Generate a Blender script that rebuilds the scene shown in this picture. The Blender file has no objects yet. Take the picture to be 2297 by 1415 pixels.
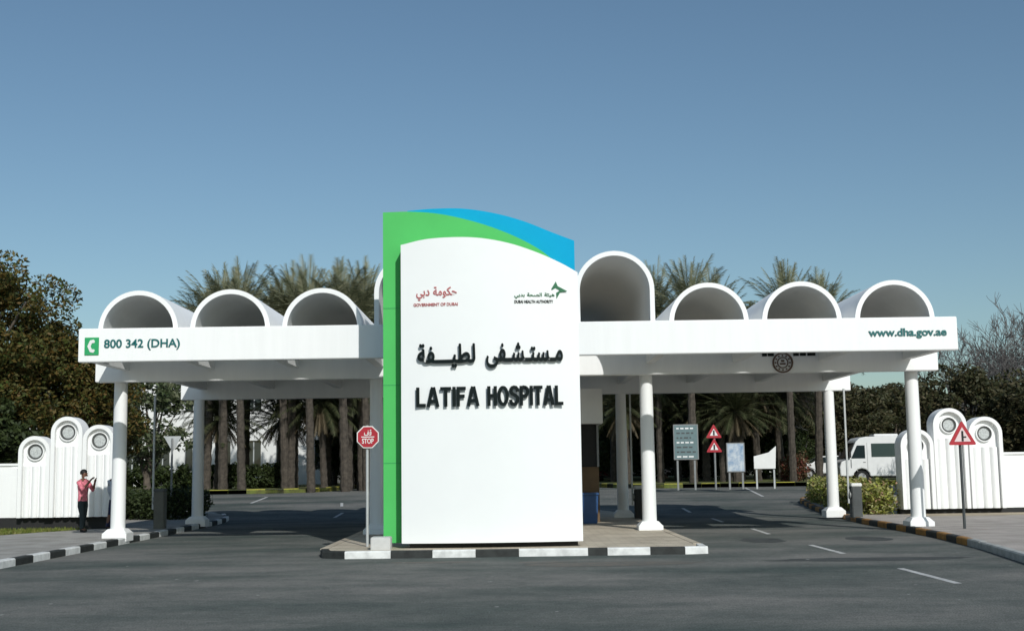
import bpy, bmesh, math, random
from mathutils import Vector, Matrix
from math import sin, cos, pi, radians, sqrt, atan2
random.seed(7)
S = bpy.context.scene
COL = S.collection

# ------------------------------------------------------------------ materials
def new_mat(name):
    m = bpy.data.materials.new(name); m.use_nodes = True
    nt = m.node_tree; b = nt.nodes['Principled BSDF']
    return m, nt, b

def mat(name, col, rough=.6, var=.12, scale=3.0, bump=0.0, bscale=40, metal=0.0, col2=None, spec=.5, streak=False):
    """principled surface whose base colour wanders a little between col and col2"""
    m, nt, b = new_mat(name)
    N = nt.nodes.new; L = nt.links.new
    tc = N('ShaderNodeTexCoord')
    mp = N('ShaderNodeMapping'); L(tc.outputs['Object'], mp.inputs[0])
    if streak: mp.inputs['Scale'].default_value = (4, 4, .35)
    nz = N('ShaderNodeTexNoise'); nz.inputs['Scale'].default_value = scale; nz.inputs['Detail'].default_value = 6
    nz.inputs['Roughness'].default_value = .65
    L(mp.outputs[0], nz.inputs['Vector'])
    r = N('ShaderNodeValToRGB'); L(nz.outputs['Fac'], r.inputs[0])
    c2 = col2 or tuple(c * (1 - 2 * var) for c in col)
    r.color_ramp.elements[0].position = .35; r.color_ramp.elements[0].color = (*c2, 1)
    r.color_ramp.elements[1].position = .62; r.color_ramp.elements[1].color = (*col, 1)
    L(r.outputs[0], b.inputs['Base Color'])
    b.inputs['Roughness'].default_value = rough; b.inputs['Metallic'].default_value = metal
    b.inputs['Specular IOR Level'].default_value = spec
    if bump:
        n2 = N('ShaderNodeTexNoise'); n2.inputs['Scale'].default_value = bscale; n2.inputs['Detail'].default_value = 3
        L(tc.outputs['Object'], n2.inputs['Vector'])
        bp = N('ShaderNodeBump'); bp.inputs['Strength'].default_value = bump; bp.inputs['Distance'].default_value = .02
        L(n2.outputs['Fac'], bp.inputs['Height']); L(bp.outputs[0], b.inputs['Normal'])
    return m

def leaf_mat(name, cols, trans=.25, rough=.6):
    m, nt, b = new_mat(name)
    N = nt.nodes.new; L = nt.links.new
    g = N('ShaderNodeNewGeometry')
    r = N('ShaderNodeValToRGB')
    el = r.color_ramp.elements
    el[0].color = (*cols[0], 1); el[1].color = (*cols[-1], 1)
    for i, c in enumerate(cols[1:-1]):
        e = el.new((i + 1) / (len(cols) - 1)); e.color = (*c, 1)
    L(g.outputs['Random Per Island'], r.inputs[0])
    L(r.outputs[0], b.inputs['Base Color']); b.inputs['Roughness'].default_value = rough
    b.inputs['Specular IOR Level'].default_value = .3
    t = N('ShaderNodeBsdfTranslucent'); L(r.outputs[0], t.inputs[0])
    mx = N('ShaderNodeMixShader'); mx.inputs[0].default_value = trans
    L(b.outputs[0], mx.inputs[1]); L(t.outputs[0], mx.inputs[2])
    L(mx.outputs[0], nt.nodes['Material Output'].inputs[0])
    return m

def asphalt_mat():
    m, nt, b = new_mat('asphalt')
    N = nt.nodes.new; L = nt.links.new
    tc = N('ShaderNodeTexCoord')
    def noise(scale, detail, vec=None, rough=.6):
        n = N('ShaderNodeTexNoise'); n.inputs['Scale'].default_value = scale; n.inputs['Detail'].default_value = detail
        n.inputs['Roughness'].default_value = rough
        L(vec or tc.outputs['Object'], n.inputs['Vector']); return n.outputs['Fac']
    mp = N('ShaderNodeMapping'); mp.inputs['Scale'].default_value = (.16, .34, 1); mp.inputs['Rotation'].default_value = (0, 0, .3)
    L(tc.outputs['Object'], mp.inputs[0])
    big = noise(1.0, 4, mp.outputs[0])
    mid = noise(1.3, 6)
    fine = noise(45, 2)
    def ramp(f, p0, c0, p1, c1):
        r = N('ShaderNodeValToRGB'); L(f, r.inputs[0])
        r.color_ramp.elements[0].position = p0; r.color_ramp.elements[0].color = (*c0, 1)
        r.color_ramp.elements[1].position = p1; r.color_ramp.elements[1].color = (*c1, 1)
        return r.outputs[0]
    c = ramp(big, .34, (.078, .096, .090), .64, (.192, .190, .178))
    c2 = ramp(mid, .3, (.78, .8, .8), .7, (1.12, 1.1, 1.08))
    c3 = ramp(fine, .32, (.55, .55, .55), .68, (1.45, 1.45, 1.45))
    c4 = ramp(noise(9, 5), .3, (.82, .82, .82), .7, (1.16, 1.16, 1.16))
    def mul(a, bb):
        x = N('ShaderNodeMixRGB'); x.blend_type = 'MULTIPLY'; x.inputs[0].default_value = 1
        L(a, x.inputs[1]); L(bb, x.inputs[2]); return x.outputs[0]
    c = mul(mul(mul(c, c2), c3), c4)
    L(c, b.inputs['Base Color']); b.inputs['Roughness'].default_value = .95; b.inputs['Specular IOR Level'].default_value = .12
    bp = N('ShaderNodeBump'); bp.inputs['Strength'].default_value = .5; bp.inputs['Distance'].default_value = .015
    L(noise(70, 3), bp.inputs['Height']); L(bp.outputs[0], b.inputs['Normal'])
    return m

def paver_mat(name, c1, c2, mortar, sx=.2, sy=.1):
    m, nt, b = new_mat(name)
    N = nt.nodes.new; L = nt.links.new
    tc = N('ShaderNodeTexCoord')
    br = N('ShaderNodeTexBrick'); br.inputs['Scale'].default_value = 1; br.inputs['Brick Width'].default_value = sx
    br.inputs['Row Height'].default_value = sy; br.inputs['Mortar Size'].default_value = .006
    br.inputs['Color1'].default_value = (*c1, 1); br.inputs['Color2'].default_value = (*c2, 1); br.inputs['Mortar'].default_value = (*mortar, 1)
    L(tc.outputs['Object'], br.inputs['Vector'])
    nz = N('ShaderNodeTexNoise'); nz.inputs['Scale'].default_value = 1.4; nz.inputs['Detail'].default_value = 6
    L(tc.outputs['Object'], nz.inputs['Vector'])
    r = N('ShaderNodeValToRGB'); L(nz.outputs['Fac'], r.inputs[0])
    r.color_ramp.elements[0].position = .3; r.color_ramp.elements[0].color = (.72, .7, .66, 1)
    r.color_ramp.elements[1].position = .65; r.color_ramp.elements[1].color = (1.05, 1.03, 1.0, 1)
    x = N('ShaderNodeMixRGB'); x.blend_type = 'MULTIPLY'; x.inputs[0].default_value = 1
    L(br.outputs['Color'], x.inputs[1]); L(r.outputs[0], x.inputs[2]); L(x.outputs[0], b.inputs['Base Color'])
    b.inputs['Roughness'].default_value = .85
    return m

M = {}
M['white'] = mat('white_painted_render', (.87, .875, .865), .6, .02, 1.2, bump=.08, bscale=30, streak=True)
M['panel'] = mat('white_sign_panel', (.85, .87, .862), .42, .012, .6)
M['green'] = mat('green_sign_panel', (.085, .50, .125), .55, .03, .8, spec=.15)
M['blue'] = mat('blue_sign_panel', (.001, .36, .62), .55, .03, .8, spec=.1)
M['letter'] = mat('dark_letter_metal', (.004, .010, .010), .6, .1, spec=.15)
M['teal'] = mat('teal_lettering', (.0, .12, .12), .5, .08)
M['greenlet'] = mat('green_lettering', (.015, .15, .06), .5, .05)
M['redlet'] = mat('red_lettering', (.45, .11, .11), .5, .05)
M['phonegreen'] = mat('telephone_sign_green', (.02, .36, .12), .5, .05)
M['asphalt'] = asphalt_mat()
M['patch'] = mat('dark_asphalt_patch', (.06, .066, .064), .9, .2, 2, bump=.3, bscale=70)
M['paint_w'] = mat('worn_road_paint', (.62, .62, .60), .7, .22, 5)
M['kerb_w'] = mat('kerb_white_paint', (.78, .79, .77), .7, .14, 4, bump=.2)
M['kerb_k'] = mat('kerb_black_paint', (.028, .032, .03), .7, .3, 4, bump=.2)
M['kerb_y'] = mat('kerb_yellow_paint', (.62, .56, .08), .7, .15, 4, bump=.2)
M['kerb_o'] = mat('kerb_amber_paint', (.42, .2, .035), .7, .2, 4, bump=.2)
M['kerb_c'] = mat('kerb_bare_concrete', (.42, .43, .41), .8, .15, 4, bump=.2)
M['pave_grey'] = paver_mat('grey_paving', (.40, .39, .37), (.34, .335, .32), (.2, .2, .19))
M['pave_tan'] = paver_mat('tan_paving', (.58, .52, .42), (.5, .44, .36), (.3, .26, .2), .4, .2)
M['pave_pink'] = paver_mat('pinkish_paving', (.46, .42, .39), (.4, .37, .345), (.28, .25, .23))
M['sand'] = mat('sandy_soil', (.42, .35, .25), .95, .15, 2, bump=.3)
M['grass'] = mat('grass_ground', (.13, .16, .03), .95, .2, 3, bump=.4, col2=(.09, .085, .03))
M['earth'] = mat('earth_ground', (.2, .17, .11), .95, .2, .4, bump=.3)
M['black'] = mat('black_plinth', (.012, .012, .012), .7, .1)
M['dgrey'] = mat('dark_grey_metal', (.06, .068, .07), .5, .12)
M['mgrey'] = mat('mid_grey_metal', (.24, .25, .25), .5, .1)
M['lgrey'] = mat('light_grey_metal', (.48, .5, .5), .45, .08)
M['grate'] = mat('grey_roundel_grating', (.58, .61, .60), .7, .2, 30)
M['shaderim'] = mat('roundel_recess_shade', (.07, .075, .072), .7, .15)  # dark tone painted for the shade in the roundel recess
M['red'] = mat('red_sign_face', (.42, .015, .03), .4, .06)
M['signwhite'] = mat('white_sign_face', (.8, .8, .78), .4, .04)
M['signblue'] = mat('pale_blue_sign_face', (.13, .20, .21), .45, .08, 6)
M['tan'] = mat('tan_cabin_cladding', (.14, .085, .04), .7, .12)
M['bluebin'] = mat('blue_plastic', (.015, .07, .2), .45, .08)
M['skin'] = mat('skin', (.16, .075, .045), .55, .05)
M['pink'] = mat('pink_shirt_cloth', (.9, .25, .32), .85, .3, 14)
M['trouser'] = mat('dark_trouser_cloth', (.025, .04, .045), .85, .15)
M['paleshirt'] = mat('pale_shirt_cloth', (.5, .56, .65), .85, .15)
M['navy'] = mat('navy_trouser_cloth', (.01, .015, .06), .85, .15)
M['hair'] = mat('black_hair', (.008, .007, .006), .6, .2)
M['carwhite'] = mat('white_car_paint', (.78, .78, .77), .25, .03)
M['carsilver'] = mat('silver_car_paint', (.4, .41, .42), .3, .04, metal=.4)
M['carred'] = mat('dark_red_car_paint', (.2, .02, .02), .3, .04)
M['tyre'] = mat('tyre_rubber', (.012, .012, .012), .85, .2)
M['rim'] = mat('wheel_rim', (.45, .45, .45), .4, .1, metal=.4)
M['lamp'] = mat('lamp_lens', (.6, .6, .58), .2, .05)
M['lampred'] = mat('red_lamp_lens', (.4, .02, .02), .2, .05)
M['trunk'] = mat('tree_bark', (.13, .105, .08), .9, .25, 6, bump=.6, bscale=14)
M['palmtrunk'] = mat('palm_bark', (.085, .07, .055), .95, .3, 5, bump=.9, bscale=9)
M['greybark'] = mat('grey_bark', (.155, .145, .14), .9, .2, 5)
M['wallwhite'] = mat('white_building_render', (.8, .8, .78), .8, .06, .4)
M['stone'] = mat('rubble_stone', (.38, .36, .33), .9, .2, 3)
def glass_mat(name, c):
    m, nt, b = new_mat(name); b.inputs['Base Color'].default_value = (*c, 1); b.inputs['Roughness'].default_value = .08
    b.inputs['Specular IOR Level'].default_value = .8
    return m
M['glass'] = glass_mat('dark_glass', (.02, .03, .032))
M['glass2'] = glass_mat('tinted_van_glass', (.05, .075, .07))
M['leaf_left'] = leaf_mat('olive_brown_leaves', [(.03, .045, .012), (.07, .07, .018), (.15, .085, .02), (.06, .095, .02), (.17, .12, .04)])
M['leaf_dark'] = leaf_mat('dark_green_leaves', [(.02, .032, .012), (.035, .052, .015), (.05, .07, .02), (.028, .038, .014)], .15)
M['leaf_mid'] = leaf_mat('mottled_green_leaves', [(.04, .06, .02), (.09, .12, .05), (.16, .17, .1), (.05, .08, .03)])
M['leaf_hedge'] = leaf_mat('flowering_hedge_leaves', [(.20, .25, .04), (.34, .35, .07), (.12, .16, .03), (.62, .6, .28), (.26, .28, .05), (.5, .3, .2)])
M['leaf_redbrown'] = leaf_mat('reddish_leaves', [(.12, .04, .03), (.2, .06, .04), (.08, .07, .03), (.25, .2, .12)])
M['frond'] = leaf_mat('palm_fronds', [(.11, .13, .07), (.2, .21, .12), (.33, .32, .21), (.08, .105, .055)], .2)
M['frond_dark'] = leaf_mat('shaded_grove_fronds', [(.03, .042, .016), (.055, .065, .028), (.09, .09, .045), (.025, .035, .015)], .1)  # same fronds with the shade of the grove put into their colour
M['leaf_olive'] = leaf_mat('dusty_olive_leaves', [(.03, .038, .014), (.06, .062, .026), (.085, .07, .035), (.04, .045, .018)], .15)
M['frond_dry'] = leaf_mat('dry_palm_fronds', [(.10, .075, .045), (.15, .12, .07), (.08, .065, .04)], .1)
M['grassblade'] = leaf_mat('grass_blades', [(.09, .13, .02), (.16, .19, .035), (.2, .19, .06)])

# ------------------------------------------------------------------ mesh builder
class MB:
    def __init__(s): s.v = []; s.f = []; s.m = []; s.s = []
    def face(s, pts, m=0, smooth=False):
        b = len(s.v); s.v += [tuple(p) for p in pts]; s.f.append(tuple(range(b, b + len(pts)))); s.m.append(m); s.s.append(smooth)
    def grid(s, rows, m=0, smooth=True, closed=False):
        """rows: equally long lists of points, joined row by row"""
        b = len(s.v); n = len(rows[0])
        for r in rows: s.v += [tuple(p) for p in r]
        for i in range(len(rows) - 1):
            for j in range(n if closed else n - 1):
                k = (j + 1) % n
                s.f.append((b + i * n + j, b + i * n + k, b + (i + 1) * n + k, b + (i + 1) * n + j)); s.m.append(m); s.s.append(smooth)
    def box(s, x0, x1, y0, y1, z0, z1, m=0):
        b = len(s.v)
        s.v += [(x, y, z) for z in (z0, z1) for y in (y0, y1) for x in (x0, x1)]
        for q in ((0, 2, 3, 1), (4, 5, 7, 6), (0, 1, 5, 4), (2, 6, 7, 3), (1, 3, 7, 5), (0, 4, 6, 2)):
            s.f.append(tuple(b + i for i in q)); s.m.append(m); s.s.append(False)
    def prism(s, poly, d0, d1, axis='y', m=0, ms=None):
        """2D outline extruded along an axis. axis y: poly is (x,z); z: (x,y); x: (y,z)"""
        def P(p, d): return {'y': (p[0], d, p[1]), 'z': (p[0], p[1], d), 'x': (d, p[0], p[1])}[axis]
        n = len(poly)
        s.face([P(p, d0) for p in poly], m); s.face([P(p, d1) for p in reversed(poly)], m)
        for i in range(n):
            a, c = poly[i], poly[(i + 1) % n]
            s.face([P(a, d1), P(c, d1), P(c, d0), P(a, d0)], m if ms is None else ms)
    def tube(s, pts, rad, n=8, m=0, cap=True, smooth=True):
        rows = []
        up = Vector((0, 0, 1))
        for i, p in enumerate(pts):
            p = Vector(p)
            t = (Vector(pts[min(i + 1, len(pts) - 1)]) - Vector(pts[max(i - 1, 0)])).normalized()
            ref = up if abs(t.z) < .9 else Vector((1, 0, 0))
            a = t.cross(ref).normalized(); c = t.cross(a).normalized()
            r = rad[i] if isinstance(rad, (list, tuple)) else rad
            rows.append([p + r * (cos(2 * pi * k / n) * a + sin(2 * pi * k / n) * c) for k in range(n)])
        s.grid(rows, m, smooth, True)
        if cap:
            s.face(rows[0], m); s.face(list(reversed(rows[-1])), m)
    def disc(s, c, r, n=20, axis='y', m=0, d=0.02):
        poly = [(c[0] + r * cos(2 * pi * k / n), c[2] + r * sin(2 * pi * k / n)) for k in range(n)]
        s.prism(poly, c[1] - d, c[1], 'y', m)
    def ring(s, c, r0, r1, y0, y1, n=28, m=0, a0=0, a1=2 * pi):
        """flat ring facing -y with depth"""
        full = abs(a1 - a0 - 2 * pi) < 1e-6
        k = n if full else n + 1
        A = [a0 + (a1 - a0) * i / n for i in range(k)]
        P = lambda r, a, y: (c[0] + r * cos(a), y, c[1] + r * sin(a))
        rows = [[P(r1, a, y0) for a in A], [P(r0, a, y0) for a in A]]
        s.grid(rows, m, False, full)
        s.grid([[P(r0, a, y0) for a in A], [P(r0, a, y1) for a in A]], m, True, full)
        s.grid([[P(r1, a, y1) for a in A], [P(r1, a, y0) for a in A]], m, True, full)
        s.grid([[P(r0, a, y1) for a in A], [P(r1, a, y1) for a in A]], m, False, full)
    def mesh(s, name, mats, org=(0, 0, 0)):
        me = bpy.data.meshes.new(name)
        ox, oy, oz = org
        me.from_pydata([(x - ox, y - oy, z - oz) for x, y, z in s.v], [], s.f)
        for mm in (mats if isinstance(mats, (list, tuple)) else [mats]): me.materials.append(mm)
        me.polygons.foreach_set('material_index', s.m); me.polygons.foreach_set('use_smooth', s.s)
        me.update()
        return me
    def build(s, name, mats, parent=None, bevel=0):
        org = (0, 0, 0)
        r = parent
        while r is not None:
            if 'org' in ORG.get(r.name, {}): org = ORG[r.name]['org']
            r = r.parent
        me = s.mesh(name, mats, org)
        if bevel or any(len(f) > 0 for f in s.f):
            bm = bmesh.new(); bm.from_mesh(me)
            bmesh.ops.remove_doubles(bm, verts=bm.verts, dist=1e-5)
            if len(bm.faces) < 4000: bmesh.ops.recalc_face_normals(bm, faces=bm.faces)
            if bevel:
                eds = [e for e in bm.edges if len(e.link_faces) == 2 and e.calc_face_angle(0) > .6]
                bmesh.ops.bevel(bm, geom=eds, offset=bevel, segments=2, affect='EDGES', clamp_overlap=True)
            bm.to_mesh(me); bm.free()
            if not bevel:
                for e in me.edges: pass
            me.set_sharp_from_angle(angle=radians(35))
        o = bpy.data.objects.new(name, me); COL.objects.link(o)
        if parent: o.parent = parent
        return o
ORG = {}
def tag(o, label=None, cat=None, group=None, kind=None):
    if label: o['label'] = label
    if cat: o['category'] = cat
    if group: o['group'] = group
    if kind: o['kind'] = kind
    return o
def thing(name, label, cat, loc=(0, 0, 0), rotz=0, group=None, local=False):
    """empty at a thing's base; its parts are given in world coordinates unless local"""
    o = bpy.data.objects.new(name, None); COL.objects.link(o); o.empty_display_size = .3
    o.location = loc; o.rotation_euler = (0, 0, rotz)
    ORG[o.name] = {'org': (0, 0, 0) if local else tuple(loc)}
    return tag(o, label, cat, group)
def plabel(o, l): o['label'] = l; return o
def copy_thing(src, loc, rotz=0, label=None, scale=None):
    c = src.copy(); COL.objects.link(c); c.location = loc; c.rotation_euler = (0, 0, rotz)
    if scale: c.scale = scale
    if label: c['label'] = label
    for ch in src.children:
        d = ch.copy(); COL.objects.link(d); d.parent = c
        for g in ch.children:
            e = g.copy(); COL.objects.link(e); e.parent = d
    return c

# ------------------------------------------------------------------ lettering
def text_mesh(s, size=1.0, extrude=.02, offset=0.0):
    c = bpy.data.curves.new('lettering', 'FONT'); c.body = s; c.size = size; c.extrude = extrude; c.offset = offset
    c.resolution_u = 5
    o = bpy.data.objects.new('lettering_curve', c); COL.objects.link(o)
    bpy.context.view_layer.update()
    me = bpy.data.meshes.new_from_object(o.evaluated_get(bpy.context.evaluated_depsgraph_get()))
    V = [v.co.copy() for v in me.vertices]; F = [tuple(p.vertices) for p in me.polygons]
    bpy.data.objects.remove(o); bpy.data.curves.remove(c); bpy.data.meshes.remove(me)
    return V, F
def arabic(chars, offset=0.0):
    """joined letter shapes given left to right, each glyph its own outline so that joins overlap cleanly"""
    ref, _ = text_mesh('\uFE8D', offset=0); rx = min(v.x for v in ref)
    V, F, x = [], [], 0.0
    for ch in chars:
        if ch == ' ': x += .35; continue
        v2, _ = text_mesh(ch + '\uFE8D', offset=0)
        adv = max(v.x for v in v2) - max(v.x for v in ref)
        v, f = text_mesh(ch, offset=offset)
        b = len(V); V += [Vector((p.x + x, p.y, p.z)) for p in v]; F += [tuple(b + i for i in q) for q in f]
        x += adv
    return V, F
def place_text(name, VF, x0, x1, z0, z1, y, thick, m, parent, yf=None):
    """stand the lettering on an upright face, stretched to a box; yf(x) follows a curved face"""
    V, F = VF
    ax, bx = min(v.x for v in V), max(v.x for v in V); ay, by = min(v.y for v in V), max(v.y for v in V)
    az, bz = min(v.z for v in V), max(v.z for v in V)
    mb = MB()
    for v in V:
        X = x0 + (v.x - ax) / (bx - ax) * (x1 - x0); Z = z0 + (v.y - ay) / (by - ay) * (z1 - z0)
        Y = (yf(X) if yf else 0) + y - (v.z - az) / (bz - az + 1e-9) * thick
        mb.v.append((X, Y, Z))
    mb.f = F; mb.m = [0] * len(F); mb.s = [False] * len(F)
    return mb.build(name, m, parent)

# ------------------------------------------------------------------ terrain helpers
def zg(y): return 0.0 if y <= 44 else min(.5, .5 * (y - 44) / 24)
def clip_band(poly, lo, hi):
    def clip(P, f, lim, sgn):
        out = []
        for i in range(len(P)):
            a, b = P[i], P[(i + 1) % len(P)]
            ia, ib = sgn * (a[1] - lim) >= 0, sgn * (b[1] - lim) >= 0
            if ia: out.append(a)
            if ia != ib:
                t = (lim - a[1]) / (b[1] - a[1]); out.append((a[0] + t * (b[0] - a[0]), lim))
        return out
    P = clip(poly, None, lo, 1)
    return clip(P, None, hi, -1) if P else P
BANDS = [(-100, 44), (44, 68), (68, 5000)]
def sheet(mb, poly, dz, m=0):
    for lo, hi in BANDS:
        P = clip_band(poly, lo, hi)
        if len(P) >= 3: mb.face([(x, y, zg(y) + dz) for x, y in P], m)
def slab(name, poly, dz, mats, kind='structure', skirt=.3):
    mb = MB(); sheet(mb, poly, dz)
    n = len(poly)
    for i in range(n):
        a, b = poly[i], poly[(i + 1) % n]
        ys = [0] + sorted([(lim - a[1]) / (b[1] - a[1]) for lim in (44, 68) if (a[1] - lim) * (b[1] - lim) < 0]) + [1]
        pts = [(a[0] + t * (b[0] - a[0]), a[1] + t * (b[1] - a[1])) for t in ys]
        for p, q in zip(pts, pts[1:]):
            mb.face([(p[0], p[1], zg(p[1]) + dz - skirt), (q[0], q[1], zg(q[1]) + dz - skirt), (q[0], q[1], zg(q[1]) + dz), (p[0], p[1], zg(p[1]) + dz)])
    me = mb.mesh(name, mats); o = bpy.data.objects.new(name, me); COL.objects.link(o)
    bm = bmesh.new(); bm.from_mesh(me); bmesh.ops.remove_doubles(bm, verts=bm.verts, dist=1e-5); bmesh.ops.recalc_face_normals(bm, faces=bm.faces); bm.to_mesh(me); bm.free()
    return tag(o, kind=kind)
def resample(path, step):
    out = [path[0]]; need = step
    for a, b in zip(path, path[1:]):
        d = math.dist(a, b); pos = 0
        while d - pos >= need:
            pos += need; out.append((a[0] + (b[0] - a[0]) * pos / d, a[1] + (b[1] - a[1]) * pos / d)); need = step
        need -= d - pos
    return out
def kerb(name, path, mats, seq, step=.92, w=.16, h=.15, side=1, dz=0.0):
    """painted kerbstones along a path: w to the given side of it; seq(i) picks the paint"""
    P = resample(path, step); mb = MB(); rnd = random.Random(len(P))
    for i in range(len(P) - 1):
        a, b = Vector(P[i]), Vector(P[i + 1]); t = (b - a).normalized(); nrm = Vector((-t.y, t.x)) * side
        a2, b2 = a + t * .006, b - t * .002
        j = rnd.uniform(-.006, .006)
        q = [a2, b2, b2 + nrm * w, a2 + nrm * w]
        z = [zg(p.y) + dz for p in q]
        ch = .025
        top = [a2 + nrm * ch, b2 + nrm * ch, b2 + nrm * w, a2 + nrm * w]
        lo = [(p.x, p.y, zz - .1) for p, zz in zip(q, z)]
        md = [(p.x, p.y, zz + h - ch + j) for p, zz in zip(q, z)]
        up = [(p.x, p.y, zz + h + j) for p, zz in zip(top, z)]
        m = seq(i)
        for k in range(4):
            l = (k + 1) % 4
            mb.face([lo[k], lo[l], md[l], md[k]], m); mb.face([md[k], md[l], up[l], up[k]], m)
        mb.face(up, m)
    o = mb.build(name, mats); return tag(o, kind='structure')

# ------------------------------------------------------------------ ground, roads
mb = MB(); sheet(mb, [(-3000, -80), (3000, -80), (3000, 4900), (-3000, 4900)], -.03)
tag(mb.build('ground', M['earth']), kind='structure')
mb = MB(); sheet(mb, [(-90, -60), (90, -60), (90, 280), (-90, 280)], 0.0)
tag(mb.build('road', M['asphalt']), kind='structure')

KL = [(-10.6, 2), (-10.0, 14), (-9.76, 22), (-9.72, 30), (-9.74, 36), (-9.8, 42), (-10.0, 45), (-10.7, 47.4), (-12.2, 49), (-15, 50), (-20, 50.6), (-70, 51)]
KR = [(5.5, 5), (7.4, 15), (8.75, 21), (9.5, 25.5), (9.92, 29.5), (10.08, 32.5), (10.2, 36.5), (10.7, 41.7), (11.2, 47), (11.9, 52), (13.5, 56), (17, 58.5), (24, 60), (70, 60.5)]
slab('pavement', [(x - .12, y) for x, y in KL[:-3]] + [(-15, 49.9), (-20, 50.5), (-70, 50.9), (-70, 2)], .145, M['pave_grey'])
slab('pavement_right', [(70, 5)] + [(x + .12, y) for x, y in KR[:-1]] + [(70, 60.4)], .145, M['pave_pink'])
kerb('kerb', KL, [M['kerb_w'], M['kerb_k']], lambda i: i % 2)
def rseq(i):
    return 2 if i < 27 and i > 3 and False else (i % 2)
P = resample(KR, .92)
def seqR(i):
    y = P[i][1]
    return 2 if y < 25.8 else (i % 2)
kerb('kerb_right', KR, [M['kerb_o'], M['kerb_k'], M['kerb_c']], seqR, side=-1)
# sandy and grassy strips by the walls
def flat(name, poly, dz, m): 
    mb = MB(); sheet(mb, poly, dz); return tag(mb.build(name, m), kind='structure')
flat('sand_strip', [(12.2, 37.6), (40, 37.0), (40, 39.6), (12.2, 39.6)], .150, M['sand'])
flat('verge', [(-60, 33.2), (-14.1, 33.6), (-13.5, 35.2), (-12.6, 36.8), (-12.3, 37.5), (-60, 37.5)], .150, M['grass'])
# traffic island
ISL = [(-3.95, 26.0), (-3.75, 25.62), (-3.3, 25.5), (3.5, 25.42), (3.88, 25.6), (3.95, 26.1), (3.95, 44.5), (3.3, 46), (-3.3, 46), (-3.95, 44.5)]
slab('traffic_island', [(x * .965, 35.7 + (y - 35.7) * .985) for x, y in ISL], .147, M['pave_tan'])
front = [(-3.98, 26.0), (-3.8, 25.62), (-3.4, 25.5), (3.5, 25.42), (3.95, 25.5)]
IK = [(-3.98, 26.5), (-3.82, 25.75), (-3.35, 25.52), (-2.42, 25.50), (-1.58, 25.49), (-.71, 25.48), (.16, 25.47), (1.55, 25.46), (1.94, 25.45), (2.8, 25.44), (3.5, 25.44), (3.98, 25.56), (4.02, 26.4)]
def stones(name, pts, cols, mats, w=.16, h=.15):
    mbk = MB()
    for (a, b_), m_ in zip(zip(pts, pts[1:]), cols):
        a, b_ = Vector(a), Vector(b_); t_ = (b_ - a).normalized(); n_ = Vector((-t_.y, t_.x)); a = a + t_ * .006; ch = .025
        q = [a, b_, b_ + n_ * w, a + n_ * w]; tp = [a + n_ * ch, b_ + n_ * ch, b_ + n_ * w, a + n_ * w]
        lo = [(p.x, p.y, -.1) for p in q]; md = [(p.x, p.y, h - ch) for p in q]; up = [(p.x, p.y, h) for p in tp]
        for k in range(4):
            l = (k + 1) % 4; mbk.face([lo[k], lo[l], md[l], md[k]], m_); mbk.face([md[k], md[l], up[l], up[k]], m_)
        mbk.face(up, m_)
    return tag(mbk.build(name, mats), kind='structure')
stones('island_kerb', IK, [0, 0, 1, 0, 1, 0, 1, 0, 1, 0, 1, 1], [M['kerb_k'], M['kerb_w']])
mb = MB()
for sx in (-1, 1):
    mb.box(min(sx * 3.98, sx * 3.82), max(sx * 3.98, sx * 3.82), 26.5, 44.6, -.1, .152)
mb.box(-3.3, 3.3, 45.8, 45.96, -.1, .15)
tag(mb.build('island_edging', M['pave_tan']), kind='structure')
# far verges beyond the cross road
FL = [(-90, 69.5), (-14.5, 69.5), (-12.4, 70.2), (-11.2, 71.6), (-10.4, 75), (-9.4, 95), (-8, 200)]
FR = [(90, 68.6), (8.6, 68.6), (7.2, 69.1), (6.0, 71), (5.2, 74), (4.8, 95), (4, 200)]
slab('grass_verge', FL + [(-90, 200)], .22, M['grass'])
slab('grass_verge_right', FR + [(90, 200)], .22, M['grass'])
kerb('far_kerb', FL, [M['kerb_y'], M['kerb_k']], lambda i: 0 if i % 2 == 0 else 1, step=1.02, w=.2, h=.24, side=1)
kerb('far_kerb_right', FR, [M['kerb_k'], M['kerb_y']], lambda i: i % 2, step=1.02, w=.2, h=.24, side=-1)
# painted dashes
mb = MB()
def dash(x0, y0, x1, y1, w=.12):
    d = Vector((x1 - x0, y1 - y0)).normalized(); n = Vector((-d.y, d.x)) * w / 2
    sheet(mb, [(x0 - n.x, y0 - n.y), (x0 + n.x, y0 + n.y), (x1 + n.x, y1 + n.y), (x1 - n.x, y1 - n.y)], .004)
for y0 in (11.6, 18.65, 25.0, 32.1, 39.0, 46): dash(6.56, y0, 6.56 + (.1 if y0 > 30 else 0), y0 + 2.75)
dash(11.5, 57.3, 12.6, 67.5, .14); dash(-11.9, 58.0, -12.4, 64.4, .14); dash(-6.4, 46, -6.5, 49); dash(-7.2, 54, -7.6, 57)
tag(mb.build('lane_markings', M['paint_w']), kind='structure')
mb = MB()
def patch(cx, cy, rx, ry, n=16):
    rr = random.Random(int(cx * 10)); sheet(mb, [(cx + rx * cos(2 * pi * k / n) * rr.uniform(.85, 1.08), cy + ry * sin(2 * pi * k / n) * rr.uniform(.85, 1.08)) for k in range(n)], .003)
patch(5.9, 29.6, .5, 1.0); patch(8.4, 29.6, .55, .9)  # irregular ovals, darker than the asphalt around them
patch(6.7, 23.5, 1.9, .45, 26)
tag(mb.build('road_patches', M['patch']), kind='structure')
mb = MB(); patch(1.9, 23.3, 1.7, .55, 24); patch(-1.5, 24.3, .9, .22, 20); patch(.6, 23.9, .5, .2, 16)
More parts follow.
